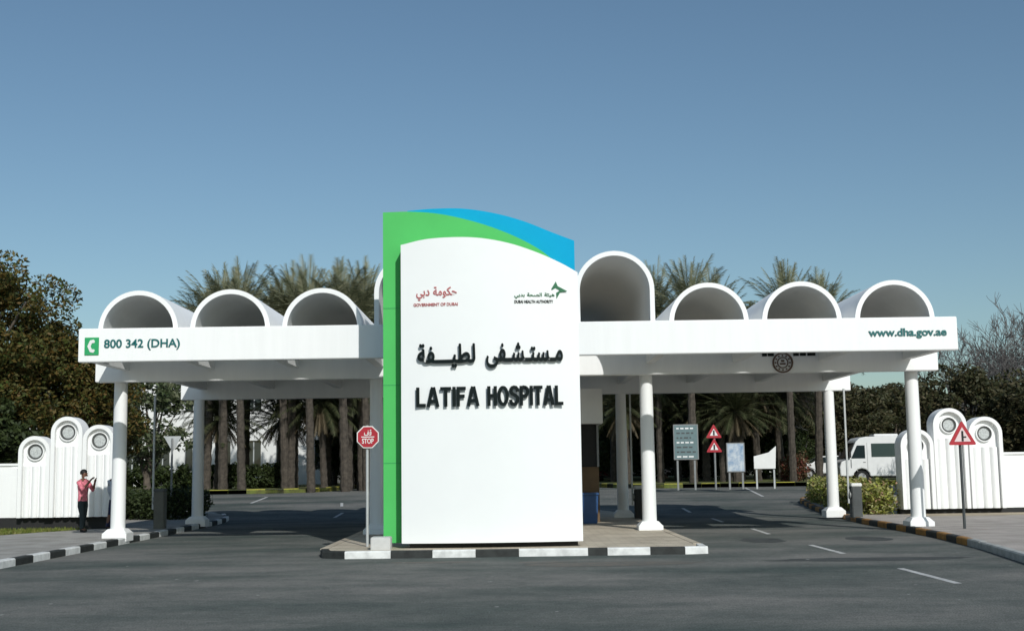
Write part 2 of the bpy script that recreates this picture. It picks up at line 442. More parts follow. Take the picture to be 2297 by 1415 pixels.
tag(mb.build('road_stains', mat('dusty_brown_stain', (.13, .115, .095), .95, .3, 4, bump=.3, bscale=70, col2=(.085, .09, .083))), kind='structure')
mb = MB(); rs = random.Random(77)
for i in range(26):
    x_, y_ = rs.uniform(-9, 9), rs.uniform(13, 26); r_ = rs.uniform(.015, .05); sheet(mb, [(x_ + r_ * cos(k) * rs.uniform(.6, 1.2), y_ + r_ * sin(k) * rs.uniform(.6, 1.4)) for k in (0, 1.2, 2.5, 3.6, 5)], .0035)
tag(mb.build('road_litter', mat('pale_grit', (.4, .4, .38), .95, .2)), kind='structure')

# ------------------------------------------------------------------ canopy over the gate
CX = .2
can = thing('gate_canopy', 'white concrete gate canopy with round arched vaults spanning both lanes behind the tall sign', 'gate canopy', (CX, 32.5, 0))
Y1, Y2 = 32.0, 40.2
def part(name, mb_, m, parent, bevel=0, label=None):
    o = mb_.build(name, m, parent, bevel)
    if label: o['label'] = label
    return o
f = MB(); f.box(-9.98, 10.48, 28.9, 29.14, 4.34, 5.12); part('fascia', f, M['white'], can, .015)
f = MB(); f.box(-9.98, 10.48, 43.2, 43.44, 4.34, 5.12); part('fascia', f, M['white'], can, .015)
f = MB(); f.box(-10.54, 11.0, Y1 - .17, Y1 + .17, 4.08, 4.9); part('beam', f, M['white'], can, .015)
f = MB(); f.box(-10.5, 10.98, Y2 - .17, Y2 + .17, 4.06, 4.9); part('beam', f, M['white'], can, .015)
VX = [-8.68, -6.52, -4.36, -2.2, 2.54, 4.74, 6.93, 9.12]
RX = [-9.76, -7.6, -5.44, -3.28, -1.12, 1.46, 3.63, 5.83, 8.03, 10.2]
for x in RX:
    f = MB(); f.box(x - .1, x + .1, 29.144, 43.196, 4.37, 5.06); part('rib', f, M['white'], can)
def vault(x, zc, base=5.0, ro=.935, ri=.825, y0=28.96, y1=43.3):
    n = 28; mbv = MB()
    def prof(r):
        P = [(x + r, base)] if zc > base + .3 else []
        P += [(x + r * cos(pi * k / n), zc + r * sin(pi * k / n)) for k in range(n + 1)]
        if zc > base + .3: P += [(x - r, base)]
        return P
    o, i = prof(ro), prof(ri)
    R = lambda P, y: [(a, y, b) for a, b in P]
    mbv.grid([R(o, y0), R(o, y1)], 0, True); mbv.grid([R(i, y1), R(i, y0)], 0, True)
    mbv.grid([R(i, y0), R(o, y0)], 0, False); mbv.grid([R(o, y1), R(i, y1)], 0, False)
    return mbv
for x in VX:
    big = x in (-2.2, 2.54)
    part('vault', vault(x, 5.89 if big else 5.1, y0=29.16 if not big else 29.16), M['white'], can, label='taller stilted vault next to the sign' if big else None)
# gutters between neighbouring vaults
for x in RX:
    w = .17
    f = MB(); f.box(x - w, x + w, 29.15, 43.19, 5.065, 5.11); part('gutter', f, M['white'], can)
def column(x, y, top):
    c = MB(); r = .178; n = 20
    rows = [[(x + rr * cos(2 * pi * k / n), y + rr * sin(2 * pi * k / n), z) for k in range(n)] for z, rr in ((.36, r * 1.04), (1.6, r), (top + .01, r * .93))]
    c.grid(rows, 0, True, True); col = part('column', c, M['white'], can)
    p = MB(); a, b = .31, .24
    p.box(x - a, x + a, y - a, y + a, .05, .27)
    lo = [(x - a + .02, y - a + .02, .272), (x + a - .02, y - a + .02, .272), (x + a - .02, y + a - .02, .272), (x - a + .02, y + a - .02, .272)]
    hi = [(x + sx * b * .85, y + sy * b * .85, .37) for sx, sy in ((-1, -1), (1, -1), (1, 1), (-1, 1))]
    p.grid([lo, hi], 0, False, True); p.face(hi)
    part('plinth', p, M['white'], col, .01)
for x in (-10.02, -3.42, 3.56, 10.44): column(x, Y1 + .3, 4.08)
for x in (-9.95, -3.75, 3.6, 10.3): column(x, Y2, 4.06)
# round crest on the front beam, half tucked under the fascia
cr = MB(); cr.ring((7.02, 4.33), .225, .265, Y1 - .21, Y1 - .17, 30); cr.ring((7.02, 4.33), .12, .145, Y1 - .2, Y1 - .17, 20)
for k in range(12):
    a = 2 * pi * k / 12; cx, cz = 7.02 + .185 * cos(a), 4.33 + .185 * sin(a)
    cr.box(cx - .018, cx + .018, Y1 - .2, Y1 - .17, cz - .018, cz + .018)
cr.box(6.95, 7.09, Y1 - .2, Y1 - .17, 4.28, 4.32); cr.box(6.98, 7.06, Y1 - .2, Y1 - .17, 4.35, 4.40)
part('crest', cr, mat('brown_crest_paint', (.12, .07, .05), .6, .1), can)
for x0, x1 in ((6.5, 6.62), (6.65, 6.80), (7.30, 7.44), (7.47, 7.62), (7.66, 7.86)):
    ltr = MB(); ltr.box(x0, x1, Y1 - .2, Y1 - .17, 4.50, 4.60); part('crest_lettering', ltr, M['letter'], can)
# writing on the fascia
place_text('phone_number', text_mesh('800 342 (DHA)', offset=.018), -9.38, -7.62, 4.60, 4.86, 28.9, .02, M['teal'], can)
place_text('web_address', text_mesh('www.dha.gov.ae', offset=.028), 8.40, 10.22, 4.62, 4.86, 28.9, .02, M['teal'], can)
ps = MB(); ps.box(-9.83, -9.5, 28.875, 28.9, 4.50, 4.91); psq = part('phone_symbol', ps, M['phonegreen'], can, .006)
hs = MB(); hs.prism([(-9.70, 4.57), (-9.62, 4.55), (-9.585, 4.60), (-9.60, 4.63), (-9.655, 4.635), (-9.685, 4.70), (-9.655, 4.775), (-9.60, 4.78), (-9.585, 4.82), (-9.62, 4.86), (-9.70, 4.84), (-9.76, 4.705)], 28.862, 28.875, 'y')
part('handset', hs, M['signwhite'], psq)

# ------------------------------------------------------------------ tall sign
sg = thing('hospital_sign', 'tall white hospital name sign with green and blue curved backing panels on the traffic island', 'sign', (-.4, 26.5, .15))
def interp(pts, x):
    for (a, b), (c, d) in zip(pts, pts[1:]):
        if a <= x <= c:
            t = (x - a) / (c - a); return b + (d - b) * t
    return pts[0][1] if x < pts[0][0] else pts[-1][1]
def smooth_curve(pts, x):
    n = len(pts)
    for i in range(n - 1):
        if pts[i][0] <= x <= pts[i + 1][0]:
            p0 = pts[max(i - 1, 0)]; p1 = pts[i]; p2 = pts[i + 1]; p3 = pts[min(i + 2, n - 1)]
            t = (x - p1[0]) / (p2[0] - p1[0]); h = p2[0] - p1[0]
            m1 = (p2[1] - p0[1]) / (p2[0] - p0[0]) * h; m2 = (p3[1] - p1[1]) / (p3[0] - p1[0]) * h
            return (2*t**3-3*t*t+1)*p1[1] + (t**3-2*t*t+t)*m1 + (-2*t**3+3*t*t)*p2[1] + (t**3-t*t)*m2
    return pts[-1][1] if x > pts[-1][0] else pts[0][1]
def face_panel(x0, x1, top, z0, yf, th, n=28):
    """upright panel with a curved top edge and a gently bowed face"""
    b = MB(); X = [x0 + (x1 - x0) * i / n for i in range(n + 1)]
    T = [smooth_curve(top, x) for x in X]
    b.grid([[(x, yf(x), z0) for x in X], [(x, yf(x), t) for x, t in zip(X, T)]], 0, True)
    b.grid([[(x, yf(x) + th, t) for x, t in zip(X, T)], [(x, yf(x) + th, z0) for x in X]], 0, True)
    b.grid([[(x, yf(x), t) for x, t in zip(X, T)], [(x, yf(x) + th, t) for x, t in zip(X, T)]], 0, False)
    b.grid([[(x, yf(x) + th, z0) for x in X], [(x, yf(x), z0) for x in X]], 0, False)
    for x, t in ((X[0], T[0]), (X[-1], T[-1])):
        b.face([(x, yf(x), z0), (x, yf(x) + th, z0), (x, yf(x) + th, t), (x, yf(x), t)])
    return b
wf = lambda x: 26.02 + .16 * ((x + .36) / 1.9) ** 2
gf = lambda x: 26.62
SGX = 26.15
whiteTop = [(-2.24, 6.50), (-1.75, 6.60), (-1.15, 6.63), (-.55, 6.60), (.1, 6.47), (.75, 6.24), (1.2, 6.03), (1.5, 5.86)]
greenTop = [(-2.67, 7.30), (-2.1, 7.31), (-1.5, 7.26), (-.9, 7.13), (-.3, 6.94), (.3, 6.68), (.8, 6.38), (1.05, 6.14), (1.2, 5.9)]
blueTop = [(-2.16, 7.38), (-1.6, 7.42), (-.9, 7.41), (-.2, 7.29), (.4, 7.11), (1.0, 6.86), (1.5, 6.66)]
part('blue_panel', face_panel(-2.16, 1.48, blueTop, .5, lambda x: 26.87, .12), M['blue'], sg)
part('green_panel', face_panel(-2.67, 1.2, greenTop, .24, gf, .24), M['green'], sg)
wp = part('white_panel', face_panel(-2.25, 1.5, whiteTop, .25, wf, .34), M['panel'], sg)
b = MB(); b.box(-2.1, 1.4, 26.3, 26.9, .1, .252); part('base', b, M['black'], sg)
b = MB(); b.box(-2.86, -2.46, 25.85, 26.3, .1, .40); tag(part('concrete_block', b, mat('pale_concrete', (.6, .6, .58), .85, .08), None, .015), 'small pale concrete block at the foot of the green sign panel', 'block')
seam = mat('seam_green', (.03, .36, .1), .5, .05)
for z in (1.9, 3.55, 5.2):
    b = MB(); b.box(-2.675, -2.26, 26.612, 26.618, z, z + .012); part('panel_seam', b, seam, sg)
# raised letters
def ribbon(pts, w):
    """stroke of constant width as left and right outlines"""
    P = [Vector(p) for p in pts]; L_, R_ = [], []
    for i, p in enumerate(P):
        a = (p - P[i - 1]).normalized() if i else (P[1] - p).normalized()
        b_ = (P[i + 1] - p).normalized() if i < len(P) - 1 else a
        n = Vector((-(a + b_).y, (a + b_).x)).normalized(); k = 1 / max(.5, n.dot(Vector((-a.y, a.x))))
        L_.append(p + n * w / 2 * k); R_.append(p - n * w / 2 * k)
    return L_ + R_[::-1]
def arc(cx, cy, rx, ry, a0, a1, n=12): return [(cx + rx * cos(radians(a0 + (a1 - a0) * i / n)), cy + ry * sin(radians(a0 + (a1 - a0) * i / n))) for i in range(n + 1)]
T = .175
GLY = {  # unit-high condensed bold capitals: width, strokes
 'L': (.50, [[(T/2, 0), (T/2, 1)], [(T/2, T/2), (.50, T/2)]]),
 'A': (.62, [[(.07, 0), (.285, 1)], [(.55, 0), (.335, 1)], [(.14, .29), (.48, .29)]]),
 'T': (.56, [[(.28, 0), (.28, 1)], [(0, 1 - T/2), (.56, 1 - T/2)]]),
 'I': (.15, [[(T/2, 0), (T/2, 1)]]),
 'F': (.48, [[(T/2, 0), (T/2, 1)], [(T/2, 1 - T/2), (.48, 1 - T/2)], [(T/2, .52), (.42, .52)]]),
 'H': (.56, [[(T/2, 0), (T/2, 1)], [(.56 - T/2, 0), (.56 - T/2, 1)], [(T/2, .52), (.5, .52)]]),
 'P': (.54, [[(T/2, 0), (T/2, 1)], [(T/2, 1 - T/2), (.28, 1 - T/2)] + arc(.28, .705, .19, .22, 90, -90) + [(T/2, .485)]]),
 'O': (.64, [arc(.32, .5, .245, .425, 0, 180, 16), arc(.32, .5, .245, .425, 180, 360, 16)]),
 'S': (.56, [arc(.28, .725, .20, .20, 15, 180, 10) + arc(.28, .27, .205, .205, 100, -165, 16)[2:] if False else
            [(.485, .70), (.47, .82), (.39, .915), (.28, .935), (.165, .905), (.09, .82), (.09, .70), (.16, .61), (.28, .55), (.41, .485), (.48, .39), (.48, .25), (.40, .13), (.28, .07), (.15, .10), (.08, .19), (.07, .31)]]),
}
def block_word(name, word, x0, x1, z0, z1, y, thick, m, parent, yf):
    gap = .06; tot = sum(GLY[c][0] for c in word) + gap * (len(word) - 1); k = (x1 - x0) / tot; x = 0
    for ch in word:
        wd, strokes = GLY[ch]; mbl = MB()
        for q, st_ in enumerate(strokes):
            poly = ribbon([(p[0] * k, p[1] * (z1 - z0)) for p in st_], T * (z1 - z0) * .98)
            yy = yf(x0 + x * k) + y + q * .0006; n = len(st_)
            for i in range(n - 1):
                a, b_, c_, d_ = poly[i], poly[i + 1], poly[2 * n - 2 - i], poly[2 * n - 1 - i]
                F_ = lambda v, Y: (x0 + x * k + v.x, Y, z0 + v.y)
                mbl.face([F_(a, yy), F_(b_, yy), F_(c_, yy), F_(d_, yy)])
                mbl.face([F_(a, yy + thick), F_(d_, yy + thick), F_(c_, yy + thick), F_(b_, yy + thick)])
                mbl.face([F_(a, yy), F_(a, yy + thick), F_(b_, yy + thick), F_(b_, yy)])
                mbl.face([F_(d_, yy), F_(c_, yy), F_(c_, yy + thick), F_(d_, yy + thick)])
            for v0, v1 in ((poly[0], poly[-1]), (poly[n - 1], poly[n])):
                mbl.face([F_(v0, yy), F_(v1, yy), F_(v1, yy + thick), F_(v0, yy + thick)])
        me = mbl.mesh(name, [m], ORG[parent.name]['org']); o = bpy.data.objects.new(name, me); COL.objects.link(o); o.parent = parent
        x += wd + gap
def bolder(VF, d):
    V, F = VF; W_, G = [], []
    for q, (dx, dy) in enumerate(((0, 0), (d, 0), (-d, 0), (0, d), (0, -d), (d * .7, d * .7), (-d * .7, d * .7), (d * .7, -d * .7), (-d * .7, -d * .7))):
        b_ = len(W_); W_ += [Vector((v.x + dx, v.y + dy, v.z - q * .0004)) for v in V]; G += [tuple(b_ + i for i in f_) for f_ in F]
    return W_, G
SO = -.085
block_word('letter', 'LATIFA', -1.93, -.61, 3.05, 3.46, SO, .018, M['letter'], sg, wf)
block_word('letter', 'HOSPITAL', -.44, 1.14, 3.05, 3.46, SO, .018, M['letter'], sg, wf)
K = '\u0640'
w1 = ['\uFEE3', K, '\uFEB4', '\uFE98', K, '\uFEB8', K, '\uFED4', '\uFEF0'][::-1]
w2 = ['\uFEDF', '\uFEC4', '\uFEF4', K, K, K, '\uFED4', '\uFE94'][::-1]
place_text('word', bolder(arabic(w1), .028), -.46, 1.15, 3.84, 4.37, SO + .03, .03, M['letter'], sg, wf)
place_text('word', bolder(arabic(w2), .028), -1.90, -.68, 3.86, 4.37, SO + .03, .03, M['letter'], sg, wf)
# small emblems
gov = ['\uFEA3', '\uFEDC', '\uFEEE', '\uFEE3', '\uFE94'][::-1]
gov2 = ['\uFEA9', '\uFE91', '\uFEF2'][::-1]
place_text('government_emblem', arabic(gov2 + [' '] + gov, .02), -1.92, -1.06, 5.29, 5.58, -.002, .012, M['redlet'], sg, wf)
place_text('government_emblem', text_mesh('GOVERNMENT OF DUBAI', offset=.025), -1.98, -1.04, 5.17, 5.235, -.002, .012, M['redlet'], sg, wf)
h1 = ['\uFEEB', '\uFEF4', '\uFE8C', '\uFE94'][::-1]; h2 = ['\uFE8D', '\uFEDF', '\uFEBC', '\uFEA4', '\uFE94'][::-1]; h3 = ['\uFE91', '\uFEAA', '\uFE91', '\uFEF2'][::-1]
place_text('authority_emblem', arabic(h3 + [' '] + h2 + [' '] + h1, .02), .15, 1.0, 5.30, 5.42, -.002, .012, M['greenlet'], sg, wf)
place_text('authority_emblem', text_mesh('DUBAI HEALTH AUTHORITY', offset=.025), .15, .97, 5.20, 5.265, -.002, .012, M['letter'], sg, wf)
b = MB()
E0 = (.98, 5.46)
y_ = wf(1.05) - .014
b.prism([(.80, 5.475), (.93, 5.50), (1.03, 5.66), (1.07, 5.56), (1.27, 5.45), (1.12, 5.43), (1.04, 5.29), (1.035, 5.42), (1.12, 5.47), (1.02, 5.52), (.95, 5.475)], y_, y_ + .012)
part('bird_mark', b, M['greenlet'], sg)

# ------------------------------------------------------------------ boundary walls with arched pylons
def wall(x0, x1, y, pylons, label, zbase, ztop, flip):
    loc = ((x0 + x1) / 2, y, .15)
    w = thing('boundary_wall', label, 'wall', loc)
    b = MB(); b.box(x0, x1, y - .02, y + .3, .1, zbase); part('base', b, M['black'], w)
    segs = []; xs = sorted([(c - wd / 2, c + wd / 2) for c, wd, t in pylons])
    cur = x0
    for a, c in xs:
        if a - cur > .3: segs.append((cur, a))
        cur = c
    if x1 - cur > .3: segs.append((cur, x1))
    for a, c in segs:
        n = max(1, round((c - a) / 1.9)); L = (c - a) / n
        for i in range(n):
            q0, q1 = a + i * L, a + (i + 1) * L
            p = MB(); p.box(q0 + .012, q1 - .012, y, y + .22, zbase, ztop)
            for k in range(2):
                xx = q0 + .2 + (L - .4) * k
                p.box(xx - .1, xx + .1, y - .07, y - .001, zbase, ztop - .08)
            p.box(q0 + .012, q1 - .012, y - .05, y + .26, ztop + .002, ztop + .07)
            part('panel', p, M['white'], w)
    for c, wd, t in pylons:
        r = wd / 2; zc = t - r; n = 20
        arch = lambda rr, base: [(c + rr, base)] + [(c + rr * cos(pi * k / n), zc + rr * sin(pi * k / n)) for k in range(n + 1)] + [(c - rr, base)]
        o = arch(r - .005, zbase + .0); i_ = arch(r - .12, zbase + .0)
        p = MB(); y0, y1 = y - .32, y + .3
        R = lambda P, yy: [(q, yy, z) for q, z in P]
        p.grid([R(o, y0), R(o, y1)], 0, True); p.grid([R(i_, y0), R(o, y0)], 0, False); p.grid([R(i_, y - .16), R(i_, y0)], 0, True)
        p.face(R(i_, y - .16)); p.face(list(reversed(R(o, y1))))
        # three soft vertical flutes on the recessed face
        for k in (-1, 0, 1):
            cx = c + k * (wd - .24) / 3; fr = (wd - .24) / 6 - .015
            rows = [[(cx + fr * cos(pi * q / 6), y - .162 - .10 * sin(pi * q / 6), z) for q in range(7)] for z in (zbase, zc - .42)]
            p.grid(rows, 0, True); p.face(rows[1])
        py = part('pylon', p, M['white'], w)
        d = MB(); rc = zc - .0
        d.ring((c, rc), .232, .262, y - .235, y - .161, 26); part('roundel_rim', d, M['shaderim'] if False else M['white'], py)
        d = MB(); d.disc((c, y - .162, rc), .224, 24, d=.02)
        part('roundel', d, M['grate'], py)
        d = MB(); d.ring((c, rc), .175, .2245, y - .20, y - .183, 26); part('roundel_shade_ring', d, M['shaderim'], py)  # dark ring in place of the shadow of a recessed gap
wall(-56, -11.72, 37.6, [(-14.10, .945, 2.905), (-13.15, .945, 3.465), (-12.2, .945, 3.21)], 'white ribbed boundary wall with three arched pylons, beside the pink-shirted person', .50, 2.03, 1)
wall(12.2, 60, 39.5, [(12.74, 1.04, 2.78), (13.80, 1.06, 3.42), (14.90, 1.06, 3.14)], 'white ribbed boundary wall with three arched pylons behind the warning triangle', .30, 1.95, 1)

# ------------------------------------------------------------------ road signs
def pole(x, y, z0, z1, r=.03): 
    b = MB(); b.tube([(x, y, z0), (x, y, z1)], r, 10); return b
st = thing('stop_sign', 'red octagonal stop sign on a grey pole left of the tall sign', 'road sign', (-3.08, 27.0, .15))
part('pole', pole(-3.06, 27.05, .1, 2.72), M['lgrey'], st)
def octa(c, r): return [(c[0] + r * cos(pi / 8 + k * pi / 4), c[1] + r * sin(pi / 8 + k * pi / 4)) for k in range(8)]
b = MB(); b.prism(octa((-3.04, 2.47), .255), 26.98, 27.01); pl = part('plate', b, M['signwhite'], st)
b = MB(); b.prism(octa((-3.04, 2.47), .232), 26.972, 26.979); part('face', b, M['red'], pl)
place_text('lettering', text_mesh('STOP', offset=.02), -3.165, -2.915, 2.33, 2.44, 26.971, .006, M['signwhite'], pl)
place_text('lettering', arabic(['\uFED7', '\uFED2'][::-1], .02), -3.12, -2.96, 2.50, 2.63, 26.971, .006, M['signwhite'], pl)
b = MB(); b.box(-3.18, -2.90, 26.965, 26.971, 2.462, 2.482); part('divider', b, M['signwhite'], pl)
def tri(c, r, up=1): return [(c[0] + r * cos(a), c[1] + up * r * sin(a)) for a in (pi / 2, pi / 2 + 2 * pi / 3, pi / 2 + 4 * pi / 3)]
def rtri(c, r, up=1, rd=.12):
    T = tri(c, r, up); out = []
    for i in range(3):
        p, q, s_ = Vector(T[i - 1]), Vector(T[i]), Vector(T[(i + 1) % 3])
        a = q + (p - q).normalized() * rd * r; b_ = q + (s_ - q).normalized() * rd * r
        out += [tuple(a), tuple((a + b_ + q) / 3), tuple(b_)]
    return out
wt = thing('warning_sign', 'red triangular side road warning sign on a dark pole before the right wall', 'road sign', (11.05, 30.6, .15))
part('pole', pole(11.02, 30.66, .1, 2.3, .035), M['dgrey'], wt)
c = (11.06, 2.36)
b = MB(); b.prism(rtri(c, .40), 30.58, 30.61); pl = part('plate', b, M['red'], wt)
b = MB(); b.prism(rtri(c, .235, 1, .05), 30.572, 30.579); part('face', b, mat('pinkish_white_sign', (.75, .6, .6), .5, .04), pl)
b = MB(); b.box(11.035, 11.085, 30.565, 30.571, 2.25, 2.50); b.box(11.086, 11.15, 30.565, 30.571, 2.335, 2.37); part('junction_symbol', b, M['black'], pl)
gw = thing('give_way_sign', 'grey back of an inverted triangular sign beyond the left lane', 'road sign', (-11.8, 44, .15))
part('pole', pole(-11.8, 43.95, .1, 2.95, .035), M['mgrey'], gw)
b = MB(); b.prism(rtri((-11.8, 2.84), .36, -1), 44.0, 44.03); part('plate', b, M['lgrey'], gw)
ZG = .72
def board(name, label, x0, x1, z0, z1, y, facemat, posts, rows=0, frame=True):
    t = thing(name, label, 'sign board', ((x0 + x1) / 2, y, ZG))
    b = MB(); b.box(x0, x1, y, y + .06, z0, z1); bd = part('board', b, M['mgrey'], t, .01)
    b = MB(); b.box(x0 + .05, x1 - .05, y - .008, y - .001, z0 + .05, z1 - .05); part('face', b, facemat, bd)
    r = random.Random(int(x0 * 9))
    for k in range(rows):
        zz = z1 - .2 - (z1 - z0 - .35) * k / max(1, rows - 1)
        b = MB()
        xx = x0 + .15
        while xx < x1 - .3:
            L = r.uniform(.08, .25); b.box(xx, xx + L, y - .014, y - .009, zz - .035, zz + .035); xx += L + .07
        part('stripe', b, M['dgrey'] if k % 3 else M['signwhite'], bd)
    for px in posts:
        b = MB(); b.box(px - .045, px + .045, y + .061, y + .13, ZG - .2, z1 - .1); part('post', b, M['mgrey'], t)
    return t
board('information_board', 'tall pale blue-grey information board on two posts beyond the right lane', 8.12, 9.35, 2.0, 3.74, 62, M['signblue'], (8.3, 9.15), 7)
board('direction_board', 'smaller pale board with blue blotches beside the doubled warning triangles', 10.72, 11.62, 1.36, 2.80, 62, mat('blotched_board_face', (.55, .6, .63), .5, .1, 2.5, col2=(.16, .27, .42)), (10.85, 11.5), 0)
t = thing('arrow_board', 'low white board with a raised slanting right corner on two posts', 'sign board', (12.65, 62.3, ZG))
b = MB(); b.prism([(12.12, 1.5), (13.18, 1.5), (13.24, 2.62), (12.86, 2.30), (12.12, 2.12)], 62.3, 62.36); part('board', b, M['signwhite'], t, .01)
for px in (12.25, 13.12): b = MB(); b.box(px - .04, px + .04, 62.37, 62.43, ZG - .2, 2.0); part('post', b, M['lgrey'], t)
t = thing('double_warning_sign', 'two stacked red warning triangles on one pole across the road', 'road sign', (10.12, 62, ZG))
part('pole', pole(10.15, 62.05, ZG - .2, 3.5, .05), M['mgrey'], t)
for zc in (3.28, 2.58):
    b = MB(); b.prism(rtri((10.12, zc), .46), 61.96, 61.99); pl = part('plate', b, M['red'], t)
    b = MB(); b.prism(rtri((10.12, zc), .23, 1, .05), 61.95, 61.959); part('face', b, M['signwhite'], pl)
    b = MB(); b.box(10.08, 10.16, 61.94, 61.949, zc - .1, zc + .14); part('symbol', b, M['black'], pl)

# ------------------------------------------------------------------ barriers
def barrier(x, y, label, top, mcap, boomtop, mbody):
    t = thing('boom_barrier', label, 'barrier', (x, y, .15), group=None)
    b = MB(); b.box(x - .15, x + .15, y - .17, y + .17, .12, top); body = part('housing', b, mbody, t, .02)
    b = MB(); b.box(x - .16, x + .16, y - .18, y + .18, top + .002, top + .1); part('cap', b, mcap, body, .02)
    b = MB(); b.box(x - .1, x + .1, y - .176, y - .171, .5, top - .2); part('access_door', b, mbody, body)
    b = MB(); b.tube([(x - .2, y, top - .25), (x - .16, y, top - .25)], .12, 14); part('pivot', b, M['mgrey'], t)
    b = MB(); b.box(x - .24, x - .19, y - .035, y + .035, top - .5, boomtop); part('boom', b, M['lgrey'], t)
barrier(10.42, 38.0, 'dark grey barrier post with pale cap and raised boom by the flowering hedge', 1.05, M['signwhite'], 4.0, M['dgrey'])
barrier(-10.25, 37.0, 'raised barrier with grey-brown housing in the shade beside the left hedge', 1.2, M['dgrey'], 4.0, mat('grey_brown_housing', (.12, .12, .10), .6, .1))
barrier(4.0, 39.0, 'black barrier housing with raised boom on the island between two columns', 1.05, M['lgrey'], 4.0, M['black'])
# guard booth and blue bin behind the sign
gb = thing('guard_booth', 'guard booth with pale boxy roof half hidden behind the tall sign', 'booth', (.8, 37.7, .15))
b = MB(); b.box(-1.1, 2.62, 36.9, 39.3, .15, 1.75); b.box(-1.1, -.98, 36.9, 39.3, 1.752, 3.0); part('lower_wall', b, M['tan'], gb)
b = MB(); b.box(-.97, 2.58, 36.98, 39.2, 1.756, 2.99); part('window', b, M['black'], gb)
b = MB(); b.box(-1.2, 2.74, 36.5, 39.5, 3.0, 4.03); part('roof', b, M['wallwhite'], gb, .02)
b = MB()
for xx in (.6, 2.6): b.box(xx - .03, xx + .03, 36.88, 36.96, 1.752, 2.998)
part('window_frame', b, M['mgrey'], gb)
bn = thing('litter_bin', 'blue plastic bin standing beside the guard booth behind the sign', 'bin', (2.28, 36.2, .15))
b = MB(); rows = [[(2.28 + s * px, 36.2 + s * py, z) for px, py in ((-.24, -.24), (.24, -.24), (.24, .24), (-.24, .24))] for z, s in ((.15, .85), (.95, 1.0))]
b.grid(rows, 0, False, True); b.face(rows[0]); b.face(rows[1]); part('body', b, M['bluebin'], bn, .02)
b = MB(); b.box(2.02, 2.54, 35.94, 36.46, .952, 1.02); part('lid', b, M['bluebin'], bn, .015)

# ------------------------------------------------------------------ foliage
def leaf_cloud(mbuf, centers, rng, n_per, size, rad, flat=.8):
    V, F = mbuf
    for c, r in centers:
        for _ in range(n_per):
            while True:
                d = Vector((rng.uniform(-1, 1), rng.uniform(-1, 1), rng.uniform(-1, 1)))
                if .05 < d.length < 1: break
            d = d.normalized() * (d.length ** .45)
            p = Vector(c) + Vector((d.x * r, d.y * r, d.z * r * flat))
            s = size * rng.uniform(.6, 1.3)
            u = Vector((rng.gauss(0, 1), rng.gauss(0, 1), rng.gauss(0, .7))).normalized()
            w = u.cross(Vector((rng.gauss(0, 1), rng.gauss(0, 1), rng.gauss(0, 1)))).normalized()
            b = len(V)
            V += [tuple(p - u * s), tuple(p - w * s * .45), tuple(p + u * s), tuple(p + w * s * .45)]
            F.append((b, b + 1, b + 2, b + 3))
def mesh_obj(name, V, F, m, parent=None):
    me = bpy.data.meshes.new(name); me.from_pydata(V, [], F); me.materials.append(m); me.update()
    o = bpy.data.objects.new(name, me); COL.objects.link(o)
    if parent: o.parent = parent
    return o
def make_tree(name, label, cat, loc, h, crown_r, crown_z, crown_h, m, seed, nclump=70, n_per=150, leaf=.13, clump=.75, group=None, trunk=M['trunk'], lean=0):
    """broadleaf tree: tapered trunk, limbs, leaf clumps over an uneven crown"""
    rng = random.Random(seed)
    t = thing(name, label, cat, loc, 0, group, local=True)
    b = MB()
    top = crown_z + crown_h * .2
    tr = .05 * crown_r + .1
    b.tube([(0, 0, -.2), (.05, 0, crown_z * .3), (lean * .5, .05, crown_z * .7), (lean, 0, top)], [tr * 1.3, tr, tr * .8, tr * .35], 9)
    cl = []
    for i in range(nclump):
        while True:
            d = Vector((rng.uniform(-1, 1), rng.uniform(-1, 1), rng.uniform(-1, 1)))
            if .35 < d.length < 1: break
        k = rng.uniform(.7, 1.0) if rng.random() < .85 else 1.13
        d = d.normalized() * (d.length ** .5) * k
        p = Vector((lean + d.x * crown_r, d.y * crown_r, crown_z + crown_h / 2 + d.z * crown_h / 2))
        cl.append((p, clump * rng.uniform(.55, 1.15)))
    for p, r in cl[::max(1, nclump // 14)]:
        s0 = Vector((lean * .6, 0, crown_z * rng.uniform(.6, 1.0)))
        mid = s0.lerp(p, .5) + Vector((rng.uniform(-.3, .3), rng.uniform(-.3, .3), .2))
        b.tube([s0, mid, p], [tr * .45, tr * .28, tr * .1], 6)
    b.build('trunk', trunk, t)
    V, F = [], []
    leaf_cloud((V, F), cl, rng, n_per, leaf, 0)
    mesh_obj('crown', V, F, m, t)
    return t
# left foreground mass of trees
make_tree('broadleaf_tree', 'tall olive-brown tree at the far left above the white wall', 'tree', (-20.8, 46, .2), 10, 4.3, 2.4, 8.0, M['leaf_left'], 3, 190, 360, .095, .85)
make_tree('broadleaf_tree', 'rounded olive tree between the far left tree and the canopy end', 'tree', (-17.5, 47.5, .2), 7.4, 2.8, 2.0, 5.2, M['leaf_left'], 4, 120, 300, .095, .75)
make_tree('broadleaf_tree', 'low dark tree directly behind the three left pylons', 'tree', (-16.6, 49.5, .2), 5, 2.0, 1.4, 4.8, M['leaf_left'], 5, 80, 260, .095, .65)
make_tree('broadleaf_tree', 'dark shrubby tree filling the gap above the left wall edge', 'tree', (-19.2, 44.6, .2), 5, 2.6, .8, 3.8, M['leaf_dark'], 6, 80, 190, .12, .7)
make_tree('broadleaf_tree', 'mottled light-flecked tree seen past the left outer column', 'tree', (-17.3, 60, .5), 7, 1.9, 1.2, 5.6, M['leaf_mid'], 8, 60, 120, .13, .6)
